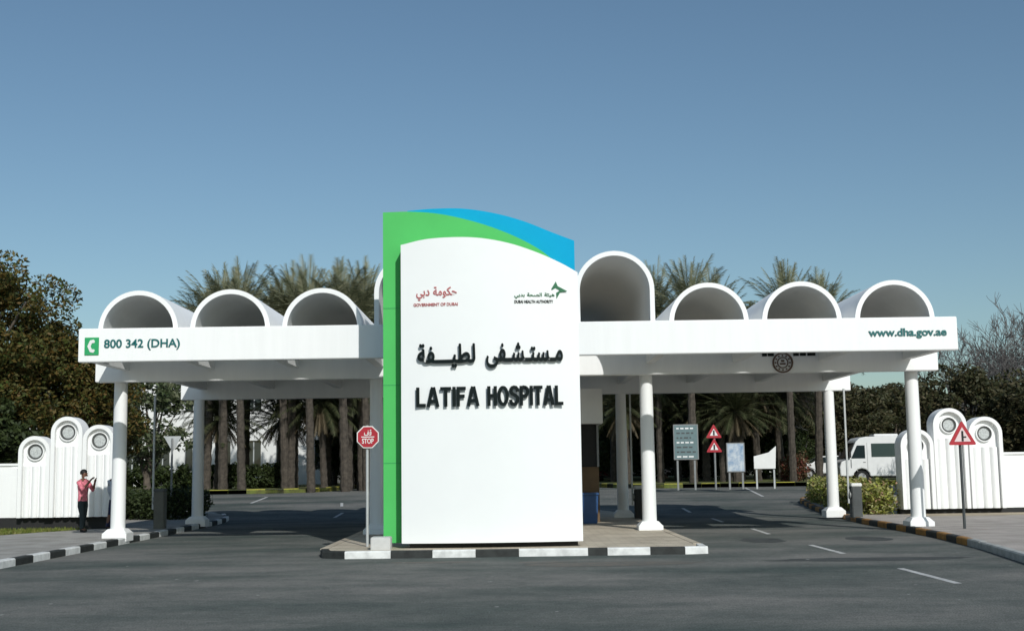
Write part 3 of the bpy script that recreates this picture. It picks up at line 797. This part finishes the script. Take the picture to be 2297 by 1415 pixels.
# right side
rt = make_tree('broadleaf_tree', 'dark tree behind the right pylons and the warning triangle', 'tree', (19.4, 52, .3), 5.4, 2.7, .8, 4.4, M['leaf_olive'], 11, 90, 260, .105, .75)
copy_thing(rt, (22.2, 50, .3), 1.3, 'dark tree over the right end of the white wall', (1.1, 1.1, .85))
copy_thing(rt, (25.6, 54, .3), 2.7, 'largest dark tree at the right picture edge', (1.25, 1.25, 1.0))
copy_thing(rt, (17.5, 86, .6), 4.0, 'dark tree behind the white minibus roof', (1.2, 1.2, 1.35))
copy_thing(rt, (23.5, 90, .6), 5.1, 'dark tree behind the rear of the minibus', (1.4, 1.4, 1.3))
for i, (x, y, z) in enumerate([(20.5, 97, 1.2), (25, 104, 1.35), (29, 96, 1.3), (33, 104, 1.4), (38, 96, 1.3), (44, 98, 1.4)]):
    tag(copy_thing(rt, (x, y, .6), i * 1.9, 'dark tree in the farthest row beyond the right boundary wall', (1.5, 1.5, z)), group='far row of trees on the right')
# bare tree
def bare_tree(label, loc, h, seed, rotz=0):
    rng = random.Random(seed); t = thing('bare_tree', label, 'tree', loc, rotz, None, local=True)
    tb, cb = MB(), MB()
    def grow(p, d, L, r, depth):
        n = 3; pts = [p]; q = p
        for i in range(n):
            d = (d + Vector((rng.gauss(0, .12), rng.gauss(0, .12), rng.gauss(0, .08) + .03))).normalized(); q = q + d * L / n; pts.append(q)
        (tb if depth < 2 else cb).tube(pts, [r, r * .85, r * .7, r * .55], 6 if depth < 2 else 3, cap=False)
        if depth >= 6: return
        for k in range(rng.choice((2, 3)) if depth < 3 else 3):
            s = rng.uniform(.35, .8) if depth else rng.uniform(.3, .6)
            ax = Vector((rng.gauss(0, 1), rng.gauss(0, 1), rng.gauss(0, .4))).normalized()
            nd = (d + ax * s).normalized(); at = pts[rng.choice((2, 3, 3))]
            grow(at, nd, L * rng.uniform(.62, .85), max(r * .55, .015), depth + 1)
    grow(Vector((0, 0, -.2)), Vector((0, 0, 1)), h * .25, .16, 0)
    for j in range(3): grow(Vector((0, 0, h * .2)), Vector((rng.uniform(-.6, .6), rng.uniform(-.6, .6), 1)).normalized(), h * .22, .1, 1)
    tb.build('trunk', M['greybark'], t)
    me = cb.mesh('twigs', M['greybark']); o = bpy.data.objects.new('twigs', me); COL.objects.link(o); o.parent = t
    return t
bt = bare_tree('leafless grey tree with fine twigs right of the canopy end', (23.2, 60, .3), 10.0, 21)
copy_thing(bt, (26.8, 62, .3), 2.1, 'leafless grey tree at the far right edge of the picture')
copy_thing(bt, (19.4, 84, .5), 4.0, 'leafless grey tree behind the minibus roof', (.8, .8, .85))
copy_thing(bt, (20.6, 58, .3), 5.2, 'leafless grey tree rising just outside the canopy fascia end', (.9, .9, .86))
copy_thing(bt, (25.0, 57, .3), 1.2, 'leafless grey tree between two others at the right edge', (1, 1, .95))

# date palms
def make_palm(label, loc, h, R, seed, nfr=84, skirt=True, group='date palms beyond the gate', fm=None):
    rng = random.Random(seed); t = thing('date_palm', label, 'palm tree', loc, 0, group, local=True)
    b = MB(); n = 22; pts, rad = [], []
    ln = rng.uniform(-.03, .03)
    for i in range(n + 1):
        z = -.2 + (h + .2) * i / n
        pts.append((ln * z, 0, z)); rad.append((.24 - .06 * i / n) * (1.12 if i % 2 else .94))
    b.tube(pts, rad, 9, smooth=False); b.build('trunk', M['palmtrunk'], t)
    V, F = [], []; V2, F2 = [], []
    top = Vector((ln * h, 0, h))
    for k in range(nfr):
        dry = skirt and k < nfr * .2
        az = k * 2.39996 + rng.uniform(-.2, .2)
        el = rng.uniform(-1.15, -.6) if dry else radians(88) - (k - nfr * .2) / (nfr * .8) * radians(115) if skirt else rng.uniform(-.3, 1.5)
        L = R * rng.uniform(.85, 1.1) * (.7 if dry else 1)
        d = Vector((cos(az) * cos(el), sin(az) * cos(el), sin(el)))
        p = top + d * .15; seg = 12; bend = rng.uniform(.035, .085)
        VV, FF = (V2, F2) if dry else (V, F)
        side = Vector((-sin(az), cos(az), 0))
        pts = [p]
        for i in range(seg):
            d = (d + Vector((0, 0, -bend * (.4 + 1.6 * i / seg)))).normalized(); p = p + d * L / seg; pts.append(p)
        # rachis
        for i in range(seg):
            a, c = pts[i], pts[i + 1]; w = .04 * (1 - i / seg) + .012
            bI = len(VV); VV += [tuple(a - side * w), tuple(a + side * w), tuple(c + side * w * .8), tuple(c - side * w * .8)]; FF.append((bI, bI + 1, bI + 2, bI + 3))
        for i in range(2, seg * 3 + 1):
            f_ = i / (seg * 3); q = pts[int(f_ * seg - 1e-6)].lerp(pts[min(seg, int(f_ * seg - 1e-6) + 1)], (f_ * seg) % 1 or 1)
            ti = min(seg - 1, int(f_ * seg)); tg = (pts[ti + 1] - pts[ti]).normalized(); up = side.cross(tg).normalized()
            ll = L * .17 * (sin(pi * (.12 + .8 * f_))) + .05
            for sg_ in (-1, 1):
                dd = (side * sg_ * .75 + tg * .75 + up * rng.uniform(.1, .5)).normalized()
                if dry: dd = (dd + Vector((0, 0, -.6))).normalized()
                e = q + dd * ll * rng.uniform(.85, 1.1); wv = tg * .036
                bI = len(VV); VV += [tuple(q - wv), tuple(q + wv), tuple(e)]; FF.append((bI, bI + 1, bI + 2))
    mesh_obj('fronds', V, F, fm or M['frond'], t)
    if V2: mesh_obj('dry_fronds', V2, F2, M['frond_dry'], t)
    return t
pA = make_palm('date palm crown above the second vault from the left', (-14.9, 70, .7), 9.0, 3.7, 31, nfr=100)
pB = make_palm('tallest date palm rising behind the third vault from the left', (-11.2, 71, .7), 9.1, 3.8, 32, nfr=100)
pC = make_palm('date palm showing above the vaults right of the tallest white vault', (10.3, 70.5, .7), 9.1, 3.6, 33, nfr=100)
copy_thing(pA, (-8.3, 73, .7), 1.1, 'pale date palm just left of the green sign panel', (1, 1, 1.03))
copy_thing(pB, (-16.6, 79, .7), 2.2, 'dull date palm low above the second vault, left side of the pair', (1, 1, .88))
copy_thing(pC, (16.0, 71, .7), 2.0, 'date palm between the third and second vaults from the right', (.9, .9, .985))
copy_thing(pA, (18.2, 74, .7), 3.0, 'date palm leaning out left of the rightmost vault', (1, 1, .97))
for x_, y_, r_, k_, l_ in ((-17.6, 73, 4.1, .92, 'low date palm crown at the left end of the row above the vaults'), (-13.0, 73, 5.2, .96, 'date palm crown filling the gap between the second and third vaults from the left'), (-9.6, 75, .9, .98, 'date palm crown over the right shoulder of the third vault from the left')):
    c_ = copy_thing(pA if x_ < -14 else pC, (x_, y_, .7), r_, l_, (1.05, 1.05, k_)); c_.rotation_euler = (.03, -.03, r_)
for x_, y_, r_, k_, l_ in ((-16.4, 72, 2.9, 1.0, 'pale palm crown between the first two crowns of the left row'), (-12.9, 74, 3.7, 1.03, 'pale palm crown just behind and left of the tallest left palm'), (-9.4, 72, 1.7, 1.02, 'pale palm crown just right of the tallest left palm'), (-18.6, 76, 4.6, .93, 'lowest pale palm crown above the first vault gap at the left')):
    c_ = copy_thing(pA, (x_, y_, .7), r_, l_, (1.15, 1.15, k_)); c_.rotation_euler = (-.03, .03, r_)
for x_, y_, r_, k_, l_ in ((12.6, 74, 1.9, .97, 'lower date palm between the two tallest right palms'), (8.9, 74, 3.3, 1.0, 'date palm crown against the right edge of the tallest vault'), (19.6, 76, 2.6, .95, 'small date palm crown nearest the rightmost vault')):
    c_ = copy_thing(pB, (x_, y_, .7), r_, l_, (.9, .9, k_)); c_.rotation_euler = (-.03, .04, r_)
copy_thing(pB, (7.4, 78, .7), .6, 'date palm hugging the right side of the tallest vault', (.95, .95, .9))
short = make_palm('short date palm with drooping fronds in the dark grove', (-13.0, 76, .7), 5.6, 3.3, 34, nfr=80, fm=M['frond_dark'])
spots = [(-17.2, 74, .7), (-10.0, 79, .8), (-8.8, 90, .9), (-12.0, 86, .85), (-15.3, 84, .75), (7.0, 74, .75), (8.9, 82, .9), (11.9, 76, .8), (14.0, 80, .9), (13.2, 73, .7), (16.9, 78, .85), (9.9, 90, 1.0), (6.3, 88, .9), (15.6, 90, 1.0), (-10.9, 74, .85), (-9.0, 76, 1.1), (-11.6, 80, 1.0), (-19, 82, 1.0), (8.2, 76, 1.05), (11.0, 82, 1.15), (13.1, 84, .9), (15.0, 76, 1.1), (18.3, 82, 1.1), (6.6, 80, 1.1)]
for i, (x, y, s) in enumerate(spots):
    side_ = 'left' if x < 0 else 'right'
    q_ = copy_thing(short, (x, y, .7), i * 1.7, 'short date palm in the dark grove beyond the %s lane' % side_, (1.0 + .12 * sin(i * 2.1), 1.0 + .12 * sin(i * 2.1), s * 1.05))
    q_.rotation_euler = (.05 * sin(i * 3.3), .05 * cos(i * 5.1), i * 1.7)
short['label'] = 'short date palm in the dark grove beyond the left lane'
make_tree('broadleaf_tree', 'tall slender green tree crown between the right palms', 'tree', (14.0, 76, .7), 9, 2.0, 6.4, 4.2, M['leaf_mid'], 44, 45, 120, .14, .8)
# dark trees closing the grove
gt = make_tree('grove_tree', 'dark broadleaf tree in the row behind the left palms', 'tree', (-9.2, 98, .7), 9, 4.6, .6, 8.2, M['leaf_dark'], 41, 110, 190, .2, 1.2, group='dark trees behind the palms')
for x, y, s, si in ((-15.5, 112, 1.0, 'left'), (6, 100, .95, 'right'), (12, 98, .95, 'right'), (18, 100, .92, 'right'), (-2.5, 118, 1.0, 'middle'), (3, 125, 1.05, 'middle'), (9, 112, 1.15, 'right'), (15, 112, 1.1, 'right')):
    copy_thing(gt, (x, y, .6), x, 'dark broadleaf tree in the row behind the %s palms' % si if si != 'middle' else 'dark broadleaf tree closing the avenue between the two palm groves', (1, 1, s))

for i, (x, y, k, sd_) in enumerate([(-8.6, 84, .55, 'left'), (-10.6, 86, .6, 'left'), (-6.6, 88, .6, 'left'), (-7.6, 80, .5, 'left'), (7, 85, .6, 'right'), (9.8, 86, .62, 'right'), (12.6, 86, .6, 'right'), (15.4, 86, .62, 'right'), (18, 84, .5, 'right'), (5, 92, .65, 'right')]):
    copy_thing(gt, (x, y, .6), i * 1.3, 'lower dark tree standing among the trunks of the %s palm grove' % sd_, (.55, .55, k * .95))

# hedges
def hedge(label, x0, x1, y0, y1, z0, z1, m, seed, n, leaf=.07, skew=0):
    rng = random.Random(seed); t = thing('hedge', label, 'hedge', ((x0 + x1) / 2, (y0 + y1) / 2, z0), 0)
    V, F = [], []; cx, cy = (x0 + x1) / 2, (y0 + y1) / 2
    cl = []
    for i in range(n):
        y = rng.uniform(y0, y1); x = rng.uniform(x0, x1) + skew * (y - y0)
        cl.append(((x - cx, y - cy, rng.uniform(.12, z1 - z0 - .22)), rng.uniform(.18, .36)))
    leaf_cloud((V, F), cl, rng, 60, leaf, 0, 1)
    mesh_obj('foliage', V, F, m, t)
    b = MB()
    for i in range(12):
        c = cl[i][0]; b.tube([(c[0], c[1], -.1), (c[0] + .05, c[1], c[2])], [.025, .012], 5)
    b.build('stems', M['trunk'], t) if False else mesh_obj('stems', [tuple(v) for v in b.v], b.f, M['trunk'], t)
    return t
hedge('low yellow-green flowering hedge between the right columns', 11.05, 12.0, 39.3, 51, .15, 1.22, M['leaf_hedge'], 51, 480, skew=.085)
hedge('dark rounded bush in shade beside the left lane', -14.0, -11.0, 43.6, 46.2, .1, 1.25, M['leaf_dark'], 52, 220)
hedge('long clipped dark hedge before the white building', -40, -13.6, 75, 76.4, .7, 2.2, M['leaf_dark'], 53, 700, .12)
hedge('reddish bush by the white car beyond the right lane', 15.7, 16.9, 71.5, 72.6, .7, 2.4, M['leaf_redbrown'], 54, 50, .09)
# grass on the left verge
rng = random.Random(61); V, F = [], []
for _ in range(5200):
    y = rng.uniform(33.4, 37.4); x = rng.uniform(-20, -12.5)
    if x > -14.2 + (y - 33.4) * .45: continue
    a = rng.uniform(0, 2 * pi); h = rng.uniform(.03, .1); w = .025
    b_ = len(V); V += [(x - w * cos(a), y - w * sin(a), .15), (x + w * cos(a), y + w * sin(a), .15), (x + rng.uniform(-.04, .04), y + rng.uniform(-.04, .04), .15 + h)]
    F.append((b_, b_ + 1, b_ + 2))
tag(mesh_obj('grass', V, F, M['grassblade']), 'short patchy grass in front of the left white wall', 'grass', kind='stuff')

# ------------------------------------------------------------------ buildings beyond
def building(label, x0, x1, y, depth, z0, h, floors, bays, seed):
    t = thing('building', label, 'building', ((x0 + x1) / 2, y, z0))
    zt = z0 + h; fh = h / floors; bw = (x1 - x0) / bays
    w = MB()
    # facade built round its openings
    for fl in range(floors):
        za, zb = z0 + fl * fh, z0 + (fl + 1) * fh
        w.box(x0, x1, y, y + .3, za, za + fh * .28); w.box(x0, x1, y, y + .3, za + fh * .78, zb)
        for i in range(bays + 1):
            a = x0 + i * bw - bw * .25; c_ = x0 + i * bw + bw * .25
            w.box(max(a, x0), min(c_, x1), y, y + .3, za + fh * .28, za + fh * .78)
    w.box(x0, x1, y + .9, y + depth, z0 - .3, zt)
    w.box(x0, x0 + .2, y + .3, y + .9, z0, zt); w.box(x1 - .2, x1, y + .3, y + .9, z0, zt)
    part('wall', w, M['wallwhite'], t)
    r = MB(); r.box(x0 - .3, x1 + .3, y - .3, y + depth + .3, zt + .003, zt + .35); part('roof', r, M['wallwhite'], t)
    for fl in range(floors):
        for i in range(bays):
            a = x0 + i * bw + bw * .25; c_ = x0 + (i + 1) * bw - bw * .25; za = z0 + fl * fh + fh * .28; zb = z0 + fl * fh + fh * .78
            g = MB(); g.box(a, c_, y + .22, y + .28, za, zb); wi = part('window', g, M['glass'], t)
            g = MB(); g.box((a + c_) / 2 - .04, (a + c_) / 2 + .04, y + .17, y + .219, za, zb); part('frame', g, M['lgrey'], wi)
    return t
building('white two-storey building seen through the palms beyond the left lane', -31, -13.2, 92, 12, .6, 8.6, 2, 8, 1)
building('low white building glimpsed between the trees at far left', -48, -33, 80, 10, .6, 5.6, 2, 6, 2)
building('pale low building behind the parked cars on the right', 19, 34, 118, 10, .6, 6.4, 2, 6, 3)

# ------------------------------------------------------------------ vehicles
def wheel(t, x, y, z, r, out):
    b = MB(); b.tube([(x, y - .11, z), (x, y + .11, z)], r, 20); wh = b.build('wheel', M['tyre'], t)
    b = MB(); yy = y - .115 if out < 0 else y + .115
    b.tube([(x, yy - .01, z), (x, yy + .01, z)], r * .6, 14); b.build('rim', M['rim'], wh)
def prof(b, poly, y0, y1, m=0, inset=0):
    b.prism(poly, y0, y1, 'y', m)
def minibus(label, loc):
    t = thing('minibus', label, 'minibus', loc, 0, None, local=True)
    # nose towards -x, local x from 0 to 6.4, width 2.05
    P = [(.02, .45), (.0, .95), (.08, 1.25), (.5, 1.42), (.98, 2.42), (1.2, 2.62), (1.6, 2.70), (6.2, 2.70), (6.38, 2.55), (6.42, .42), (5.75, .42), (5.7, .62), (5.5, .82), (5.25, .88), (5.0, .82), (4.8, .62), (4.75, .42), (1.75, .42), (1.7, .62), (1.5, .82), (1.25, .88), (1.0, .82), (.8, .62), (.75, .42)]
    b = MB(); prof(b, P, -1.0, 1.0); b.build('body', M['carwhite'], t, .03)
    b = MB(); b.box(.85, 5.6, -.85, .85, .3, .6); b.build('underbody', M['black'], t)
    for s in (-1, 1):
        y0, y1 = (s * 1.003, s * 1.012) if s > 0 else (-1.012, -1.003)
        b = MB(); b.prism([(.66, 1.45), (1.48, 1.45), (1.48, 2.2), (1.02, 2.2)], y0, y1); w_ = b.build('window', M['glass'], t)
        for a, c in ((1.85, 3.25), (3.29, 4.1), (4.3, 5.2), (5.24, 6.2)):
            b = MB(); b.box(a, c, y0, y1, 1.52, 2.3); b.build('window', M['glass2'], t)
        b = MB(); b.box(.62, .68, y0, y1, .9, 1.4); b.box(1.6, 1.615, y0, y1, .7, 2.35); b.box(1.35, 1.5, y0, y1, 1.2, 1.25); b.build('door_seam', M['mgrey'], t)
        for wx in (1.25, 5.25): wheel(t, wx, s * .9, .38, .38, s)
        b = MB(); b.box(.5, .62, s * 1.02 if s > 0 else -1.2, 1.2 if s > 0 else -1.02, 1.5, 1.85); b.build('mirror', M['black'], t)
        b = MB(); b.box(-.02, .05, s * .65 - .15, s * .65 + .15, .85, 1.05); b.build('headlight', M['lamp'], t)
    b = MB(); b.face([(.46, -.85, 1.46), (.46, .85, 1.46), (.93, .8, 2.36), (.93, -.8, 2.36)]); b.build('windscreen', M['glass'], t)
    b = MB(); b.box(2.2, 3.6, -.5, .5, 2.705, 2.86); b.build('roof_unit', M['carwhite'], t, .03)
    return t
minibus('white minibus with tinted side windows parked behind the hedge', (19.2, 74, .52))
def car(label, loc, rotz, paint, group='cars parked beyond the palms'):
    t = thing('parked_car', label, 'car', loc, rotz, group, local=True)
    P = [(-2.15, .35), (-2.2, .7), (-2.1, .86), (-1.15, .98), (-.45, 1.42), (.95, 1.45), (1.6, 1.05), (2.1, 1.0), (2.2, .7), (2.15, .35), (1.75, .33), (1.7, .55), (1.35, .72), (1.0, .55), (.95, .33), (-.95, .33), (-1.0, .55), (-1.35, .72), (-1.7, .55), (-1.75, .33)]
    b = MB(); b.prism(P, -.85, .85, 'y'); b.build('body', paint, t, .05)
    b = MB(); b.box(-2.0, 2.0, -.7, .7, .2, .5); b.build('underbody', M['black'], t)
    for s in (-1, 1):
        y0, y1 = sorted((s * .853, s * .862))
        b = MB(); b.prism([(-1.0, 1.0), (.0, 1.0), (.0, 1.36), (-.42, 1.36)], y0, y1); b.build('window', M['glass'], t)
        b = MB(); b.prism([(.07, 1.0), (1.45, 1.04), (.95, 1.38), (.07, 1.38)], y0, y1); b.build('window', M['glass'], t)
        for wx in (-1.35, 1.35): wheel(t, wx, s * .76, .32, .32, s)
        b = MB(); b.box(-2.22, -2.12, s * .6 - .16, s * .6 + .16, .66, .8); b.build('headlight', M['lamp'], t)
        b = MB(); b.box(2.12, 2.22, s * .6 - .16, s * .6 + .16, .72, .88); b.build('tail_light', M['lampred'], t)
        b = MB(); b.box(-.9, -.75, *sorted((s * .87, s * 1.0)), .98, 1.1); b.build('mirror', paint, t)
    b = MB(); b.face([(-1.12, -.72, 1.0), (-1.12, .72, 1.0), (-.5, .68, 1.40), (-.5, -.68, 1.40)]); b.build('windscreen', M['glass'], t)
    b = MB(); b.face([(1.02, -.68, 1.43), (1.02, .68, 1.43), (1.58, .72, 1.08), (1.58, -.72, 1.08)]); b.build('rear_window', M['glass'], t)
    return t
c1 = car('white car nosing out left of the minibus behind the outer column', (20.2, 80, .74), 0, M['carwhite'], None)
def recar(src, label, loc, rotz, paint):
    c = copy_thing(src, loc, rotz, label); c['group'] = 'cars parked beyond the palms'
    for ch in c.children:
        if ch.name.split('.')[0] in ('body', 'mirror'):
            ch.data = ch.data.copy(); ch.data.materials[0] = paint
    return c
recar(c1, 'white car parked far off, just right of the island barrier', (9.2, 93, .74), .2, M['carwhite'])
recar(c1, 'dark red car parked far off behind the barrier boom', (6.9, 88, .74), 1.4, M['carred'])
recar(c1, 'silver car parked far off behind the information board', (11.8, 95, .74), -.3, M['carsilver'])
recar(c1, 'white car parked far off behind the low arrow board', (14.6, 88, .74), .15, M['carwhite'])
recar(c1, 'white car parked far off between the two pale boards', (16.2, 96, .74), .5, M['carwhite'])

# ------------------------------------------------------------------ people
def skin_mesh(name, nodes, edges, m, parent, root=0, sub=2):
    me = bpy.data.meshes.new(name); me.from_pydata([n[0] for n in nodes], edges, [])
    o = bpy.data.objects.new(name, me); COL.objects.link(o)
    me.skin_vertices.new() if hasattr(me.skin_vertices, 'new') and len(me.skin_vertices) == 0 else None
    md = o.modifiers.new('Skin', 'SKIN'); md.use_smooth_shade = True
    if len(me.skin_vertices) == 0:
        bm = bmesh.new(); bm.from_mesh(me); bm.verts.layers.skin.verify(); bm.to_mesh(me); bm.free()
    for i, n in enumerate(nodes):
        r = n[1]; me.skin_vertices[0].data[i].radius = r if isinstance(r, tuple) else (r, r)
        me.skin_vertices[0].data[i].use_root = (i == root)
    o.modifiers.new('Sub', 'SUBSURF').levels = sub
    bpy.context.view_layer.update()
    em = bpy.data.meshes.new_from_object(o.evaluated_get(bpy.context.evaluated_depsgraph_get()))
    em.materials.clear(); em.materials.append(m)
    bpy.data.objects.remove(o)
    for p in em.polygons: p.use_smooth = True; p.material_index = 0
    r = bpy.data.objects.new(name, em); COL.objects.link(r)
    if parent: r.parent = parent
    return r
def person(label, loc, rotz, shirt, trousers, pose):
    """figure facing local +x, feet at z 0, 1.72 m tall"""
    t = thing('person', label, 'person', loc, rotz, None, local=True)
    N = []; E = []
    def nd(p, r, prev=None):
        N.append((p, r)); i = len(N) - 1
        if prev is not None: E.append((prev, i))
        return i
    pel = nd((0, 0, .92), (.12, .15))
    wa = nd((.0, 0, 1.06), (.10, .135), pel); ch = nd((.0, 0, 1.26), (.115, .165), wa); sh = nd((0, 0, 1.40), (.08, .12), ch)
    nk = nd((.01, 0, 1.48), .05, sh); hb = nd((.025, 0, 1.55), (.075, .065), nk); hd = nd((.02, 0, 1.63), (.10, .08), hb); ht = nd((.01, 0, 1.69), (.075, .06), hd)
    nose = nd((.125, 0, 1.60), .014, hd)
    J = {}
    for s in (-1, 1):
        f0 = pose['foot'][s]
        hip = nd((0, s * .09, .86), .085, pel)
        knee = nd(((f0[0]) * .5 + .03, s * .1, .48), .06, hip); calf = nd((f0[0] * .8, s * .1, .32), .055, knee)
        ank = nd((f0[0], s * .1, .09), .038, calf); toe = nd((f0[0] + .15, s * .12, .035), .035, ank)
        S0 = nd((0, s * .19, 1.38), .06, sh)
        el, wr = pose['arm'][s]
        e_ = nd(el, .042, S0); w_ = nd(wr, .028, e_)
        d = (Vector(wr) - Vector(el)).normalized(); side = d.cross(Vector((1, .3, .2))).normalized()
        pm = nd(tuple(Vector(wr) + d * .05), (.034, .02), w_); pe = nd(tuple(Vector(wr) + d * .09), (.036, .018), pm)
        for k, (off, ln) in enumerate(((-.03, .055), (-.01, .068), (.01, .064), (.03, .05))):
            a = Vector(wr) + d * .10 + side * off
            f1 = nd(tuple(a + d * .01), .0095, pe); f2 = nd(tuple(a + d * ln * .6 + Vector((.01, 0, -.004))), .0085, f1); nd(tuple(a + d * ln + Vector((.025, 0, -.01))), .0075, f2)
        th = nd(tuple(Vector(wr) + d * .05 - side * .04), .011, pm); nd(tuple(Vector(wr) + d * .085 - side * .055 + Vector((.02, 0, 0))), .009, th)
        J[s] = (hip, knee, ank, S0)
        J['p%d' % s] = ((0, s * .19, 1.38), el, wr, (f0[0] * .5 + .03, s * .1, .48), (f0[0], s * .1, .09))
    body = skin_mesh('body', N, E, M['skin'], t, 0, 2)
    def loft(b_, secs, n=14):
        b_.grid([[(c[0] + rx * cos(2 * pi * k / n), c[1] + ry * sin(2 * pi * k / n), c[2]) for k in range(n)] for c, rx, ry in secs], 0, True, True)
    b = MB()
    loft(b, [((0, 0, .86), .125, .168), ((0, 0, .98), .118, .155), ((0, 0, 1.10), .118, .155), ((0, 0, 1.26), .135, .185), ((0, 0, 1.36), .118, .195), ((0, 0, 1.43), .09, .14), ((.005, 0, 1.475), .06, .065)])
    for s in (-1, 1):
        p = J['p%d' % s]; a0, a1, a2 = (Vector(q) for q in p[:3]); e = a1.lerp(a2, .8 if pose['long'] else .3)
        b.tube([a0 + Vector((0, -s * .05, .01)), a0, a0.lerp(a1, .5), a1, e], [.07, .075, .062, .055, .047], 10, cap=False)
    b.build('shirt', shirt, t)
    b = MB(); loft(b, [((0, 0, .76), .10, .15), ((0, 0, .84), .115, .165), ((0, 0, .93), .115, .155)])
    for s in (-1, 1):
        p = J['p%d' % s]; kn, an = Vector(p[3]), Vector(p[4])
        b.tube([Vector((0, s * .085, .86)), Vector((0, s * .09, .76)).lerp(kn, .15), kn, kn.lerp(an, .5), Vector((an.x, an.y, .09))], [.09, .095, .07, .062, .056], 10, cap=False)
    b.build('trousers', trousers, t)
    b = MB(); n = 16; rows = []
    for i in range(9):
        th = pi * .5 - i * pi * .5 / 8 * 1.35; row = []
        for k in range(n):
            a = 2 * pi * k / n; x_, y_, z_ = cos(th) * cos(a), cos(th) * sin(a), sin(th)
            front = x_ > .25 and z_ < .35
            r_ = .86 if front else 1.0
            row.append((.008 + .112 * x_ * r_, .094 * y_ * r_, 1.648 + .098 * z_))
        rows.append(row)
    b.grid(rows, 0, True, True); b.build('hair', M['hair'], t)
    for s in (-1, 1):
        p = J['p%d' % s][4]
        skin_mesh('shoe', [((p[0] - .05, p[1], .05), .045), ((p[0] + .05, p[1] + s * .01, .045), .045), ((p[0] + .16, p[1] + s * .02, .035), .035)], [(0, 1), (1, 2)], M['black'], t, 0, 1)
    for s in (-1, 1):
        skin_mesh('ear', [((.01, s * .083, 1.60), .012), ((.0, s * .09, 1.625), .014)], [(0, 1)], M['skin'], t, 0, 1)
    b = MB()
    for s in (-1, 1): b.box(.105, .112, s * .03 - .012, s * .03 + .012, 1.625, 1.637)
    b.build('eyes', M['hair'], t)
    b = MB(); b.box(.098, .106, -.022, .022, 1.55, 1.558); b.build('mouth', M['redlet'], t)
    return t
raised = {'foot': {-1: (.06,), 1: (-.08,)}, 'long': False,
          'arm': {-1: ((.16, -.24, 1.18), (.30, -.12, 1.40)), 1: ((.17, .22, 1.16), (.31, .10, 1.38))}}
person('person in a pink checked shirt and dark trousers raising both hands by the left column', (-11.98, 35.4, .15), radians(-18), M['pink'], M['trouser'], raised)
walking = {'foot': {-1: (.2,), 1: (-.2,)}, 'long': True,
           'arm': {-1: ((-.1, -.25, 1.12), (-.05, -.27, .88)), 1: ((.08, .25, 1.12), (.2, .24, .92))}}
person('person in a pale shirt and navy trousers mostly hidden behind the left outer column', (-11.42, 36.5, .15), radians(75), M['paleshirt'], M['navy'], walking)

# ------------------------------------------------------------------ sky, sun, camera
sd = Vector((.35, -1, .68)).normalized()
el = math.asin(sd.z); rot = atan2(sd.x, sd.y)
W = bpy.data.worlds.new('World'); S.world = W; W.use_nodes = True
nt = W.node_tree; bg = nt.nodes['Background']
sky = nt.nodes.new('ShaderNodeTexSky'); sky.sky_type = 'NISHITA'; sky.sun_disc = False
sky.sun_elevation = el; sky.sun_rotation = rot; sky.altitude = 0; sky.air_density = 1.0; sky.dust_density = 1.0; sky.ozone_density = 1.0
tint = nt.nodes.new('ShaderNodeMixRGB'); tint.blend_type = 'MULTIPLY'; tint.inputs[0].default_value = 1; tint.inputs[2].default_value = (.83, .975, 1.0, 1)
nt.links.new(sky.outputs[0], tint.inputs[1]); nt.links.new(tint.outputs[0], bg.inputs[0]); bg.inputs[1].default_value = .084
sun = bpy.data.lights.new('sun', 'SUN'); sun.energy = 3.2; sun.angle = radians(.5); sun.color = (1, .99, .95)
so = bpy.data.objects.new('sun', sun); COL.objects.link(so)
so.rotation_euler = sd.to_track_quat('Z', 'Y').to_euler()
cam = bpy.data.cameras.new('camera'); co = bpy.data.objects.new('camera', cam); COL.objects.link(co); S.camera = co
cam.sensor_width = 36; cam.lens = 36 * 2800 / 2297; cam.clip_end = 8000; cam.clip_start = .1
R = Matrix.Rotation(-.00366, 3, 'Z') @ Matrix.Rotation(pi / 2 + math.atan(338 / 2800), 3, 'X') @ Matrix.Rotation(-.0145, 3, 'Z')
co.matrix_world = Matrix.Translation((0, 0, 1.8)) @ R.to_4x4()
S.view_settings.view_transform = 'Standard'; S.view_settings.look = 'None'; S.view_settings.exposure = 0; S.view_settings.gamma = 1
S.render.engine = 'CYCLES'
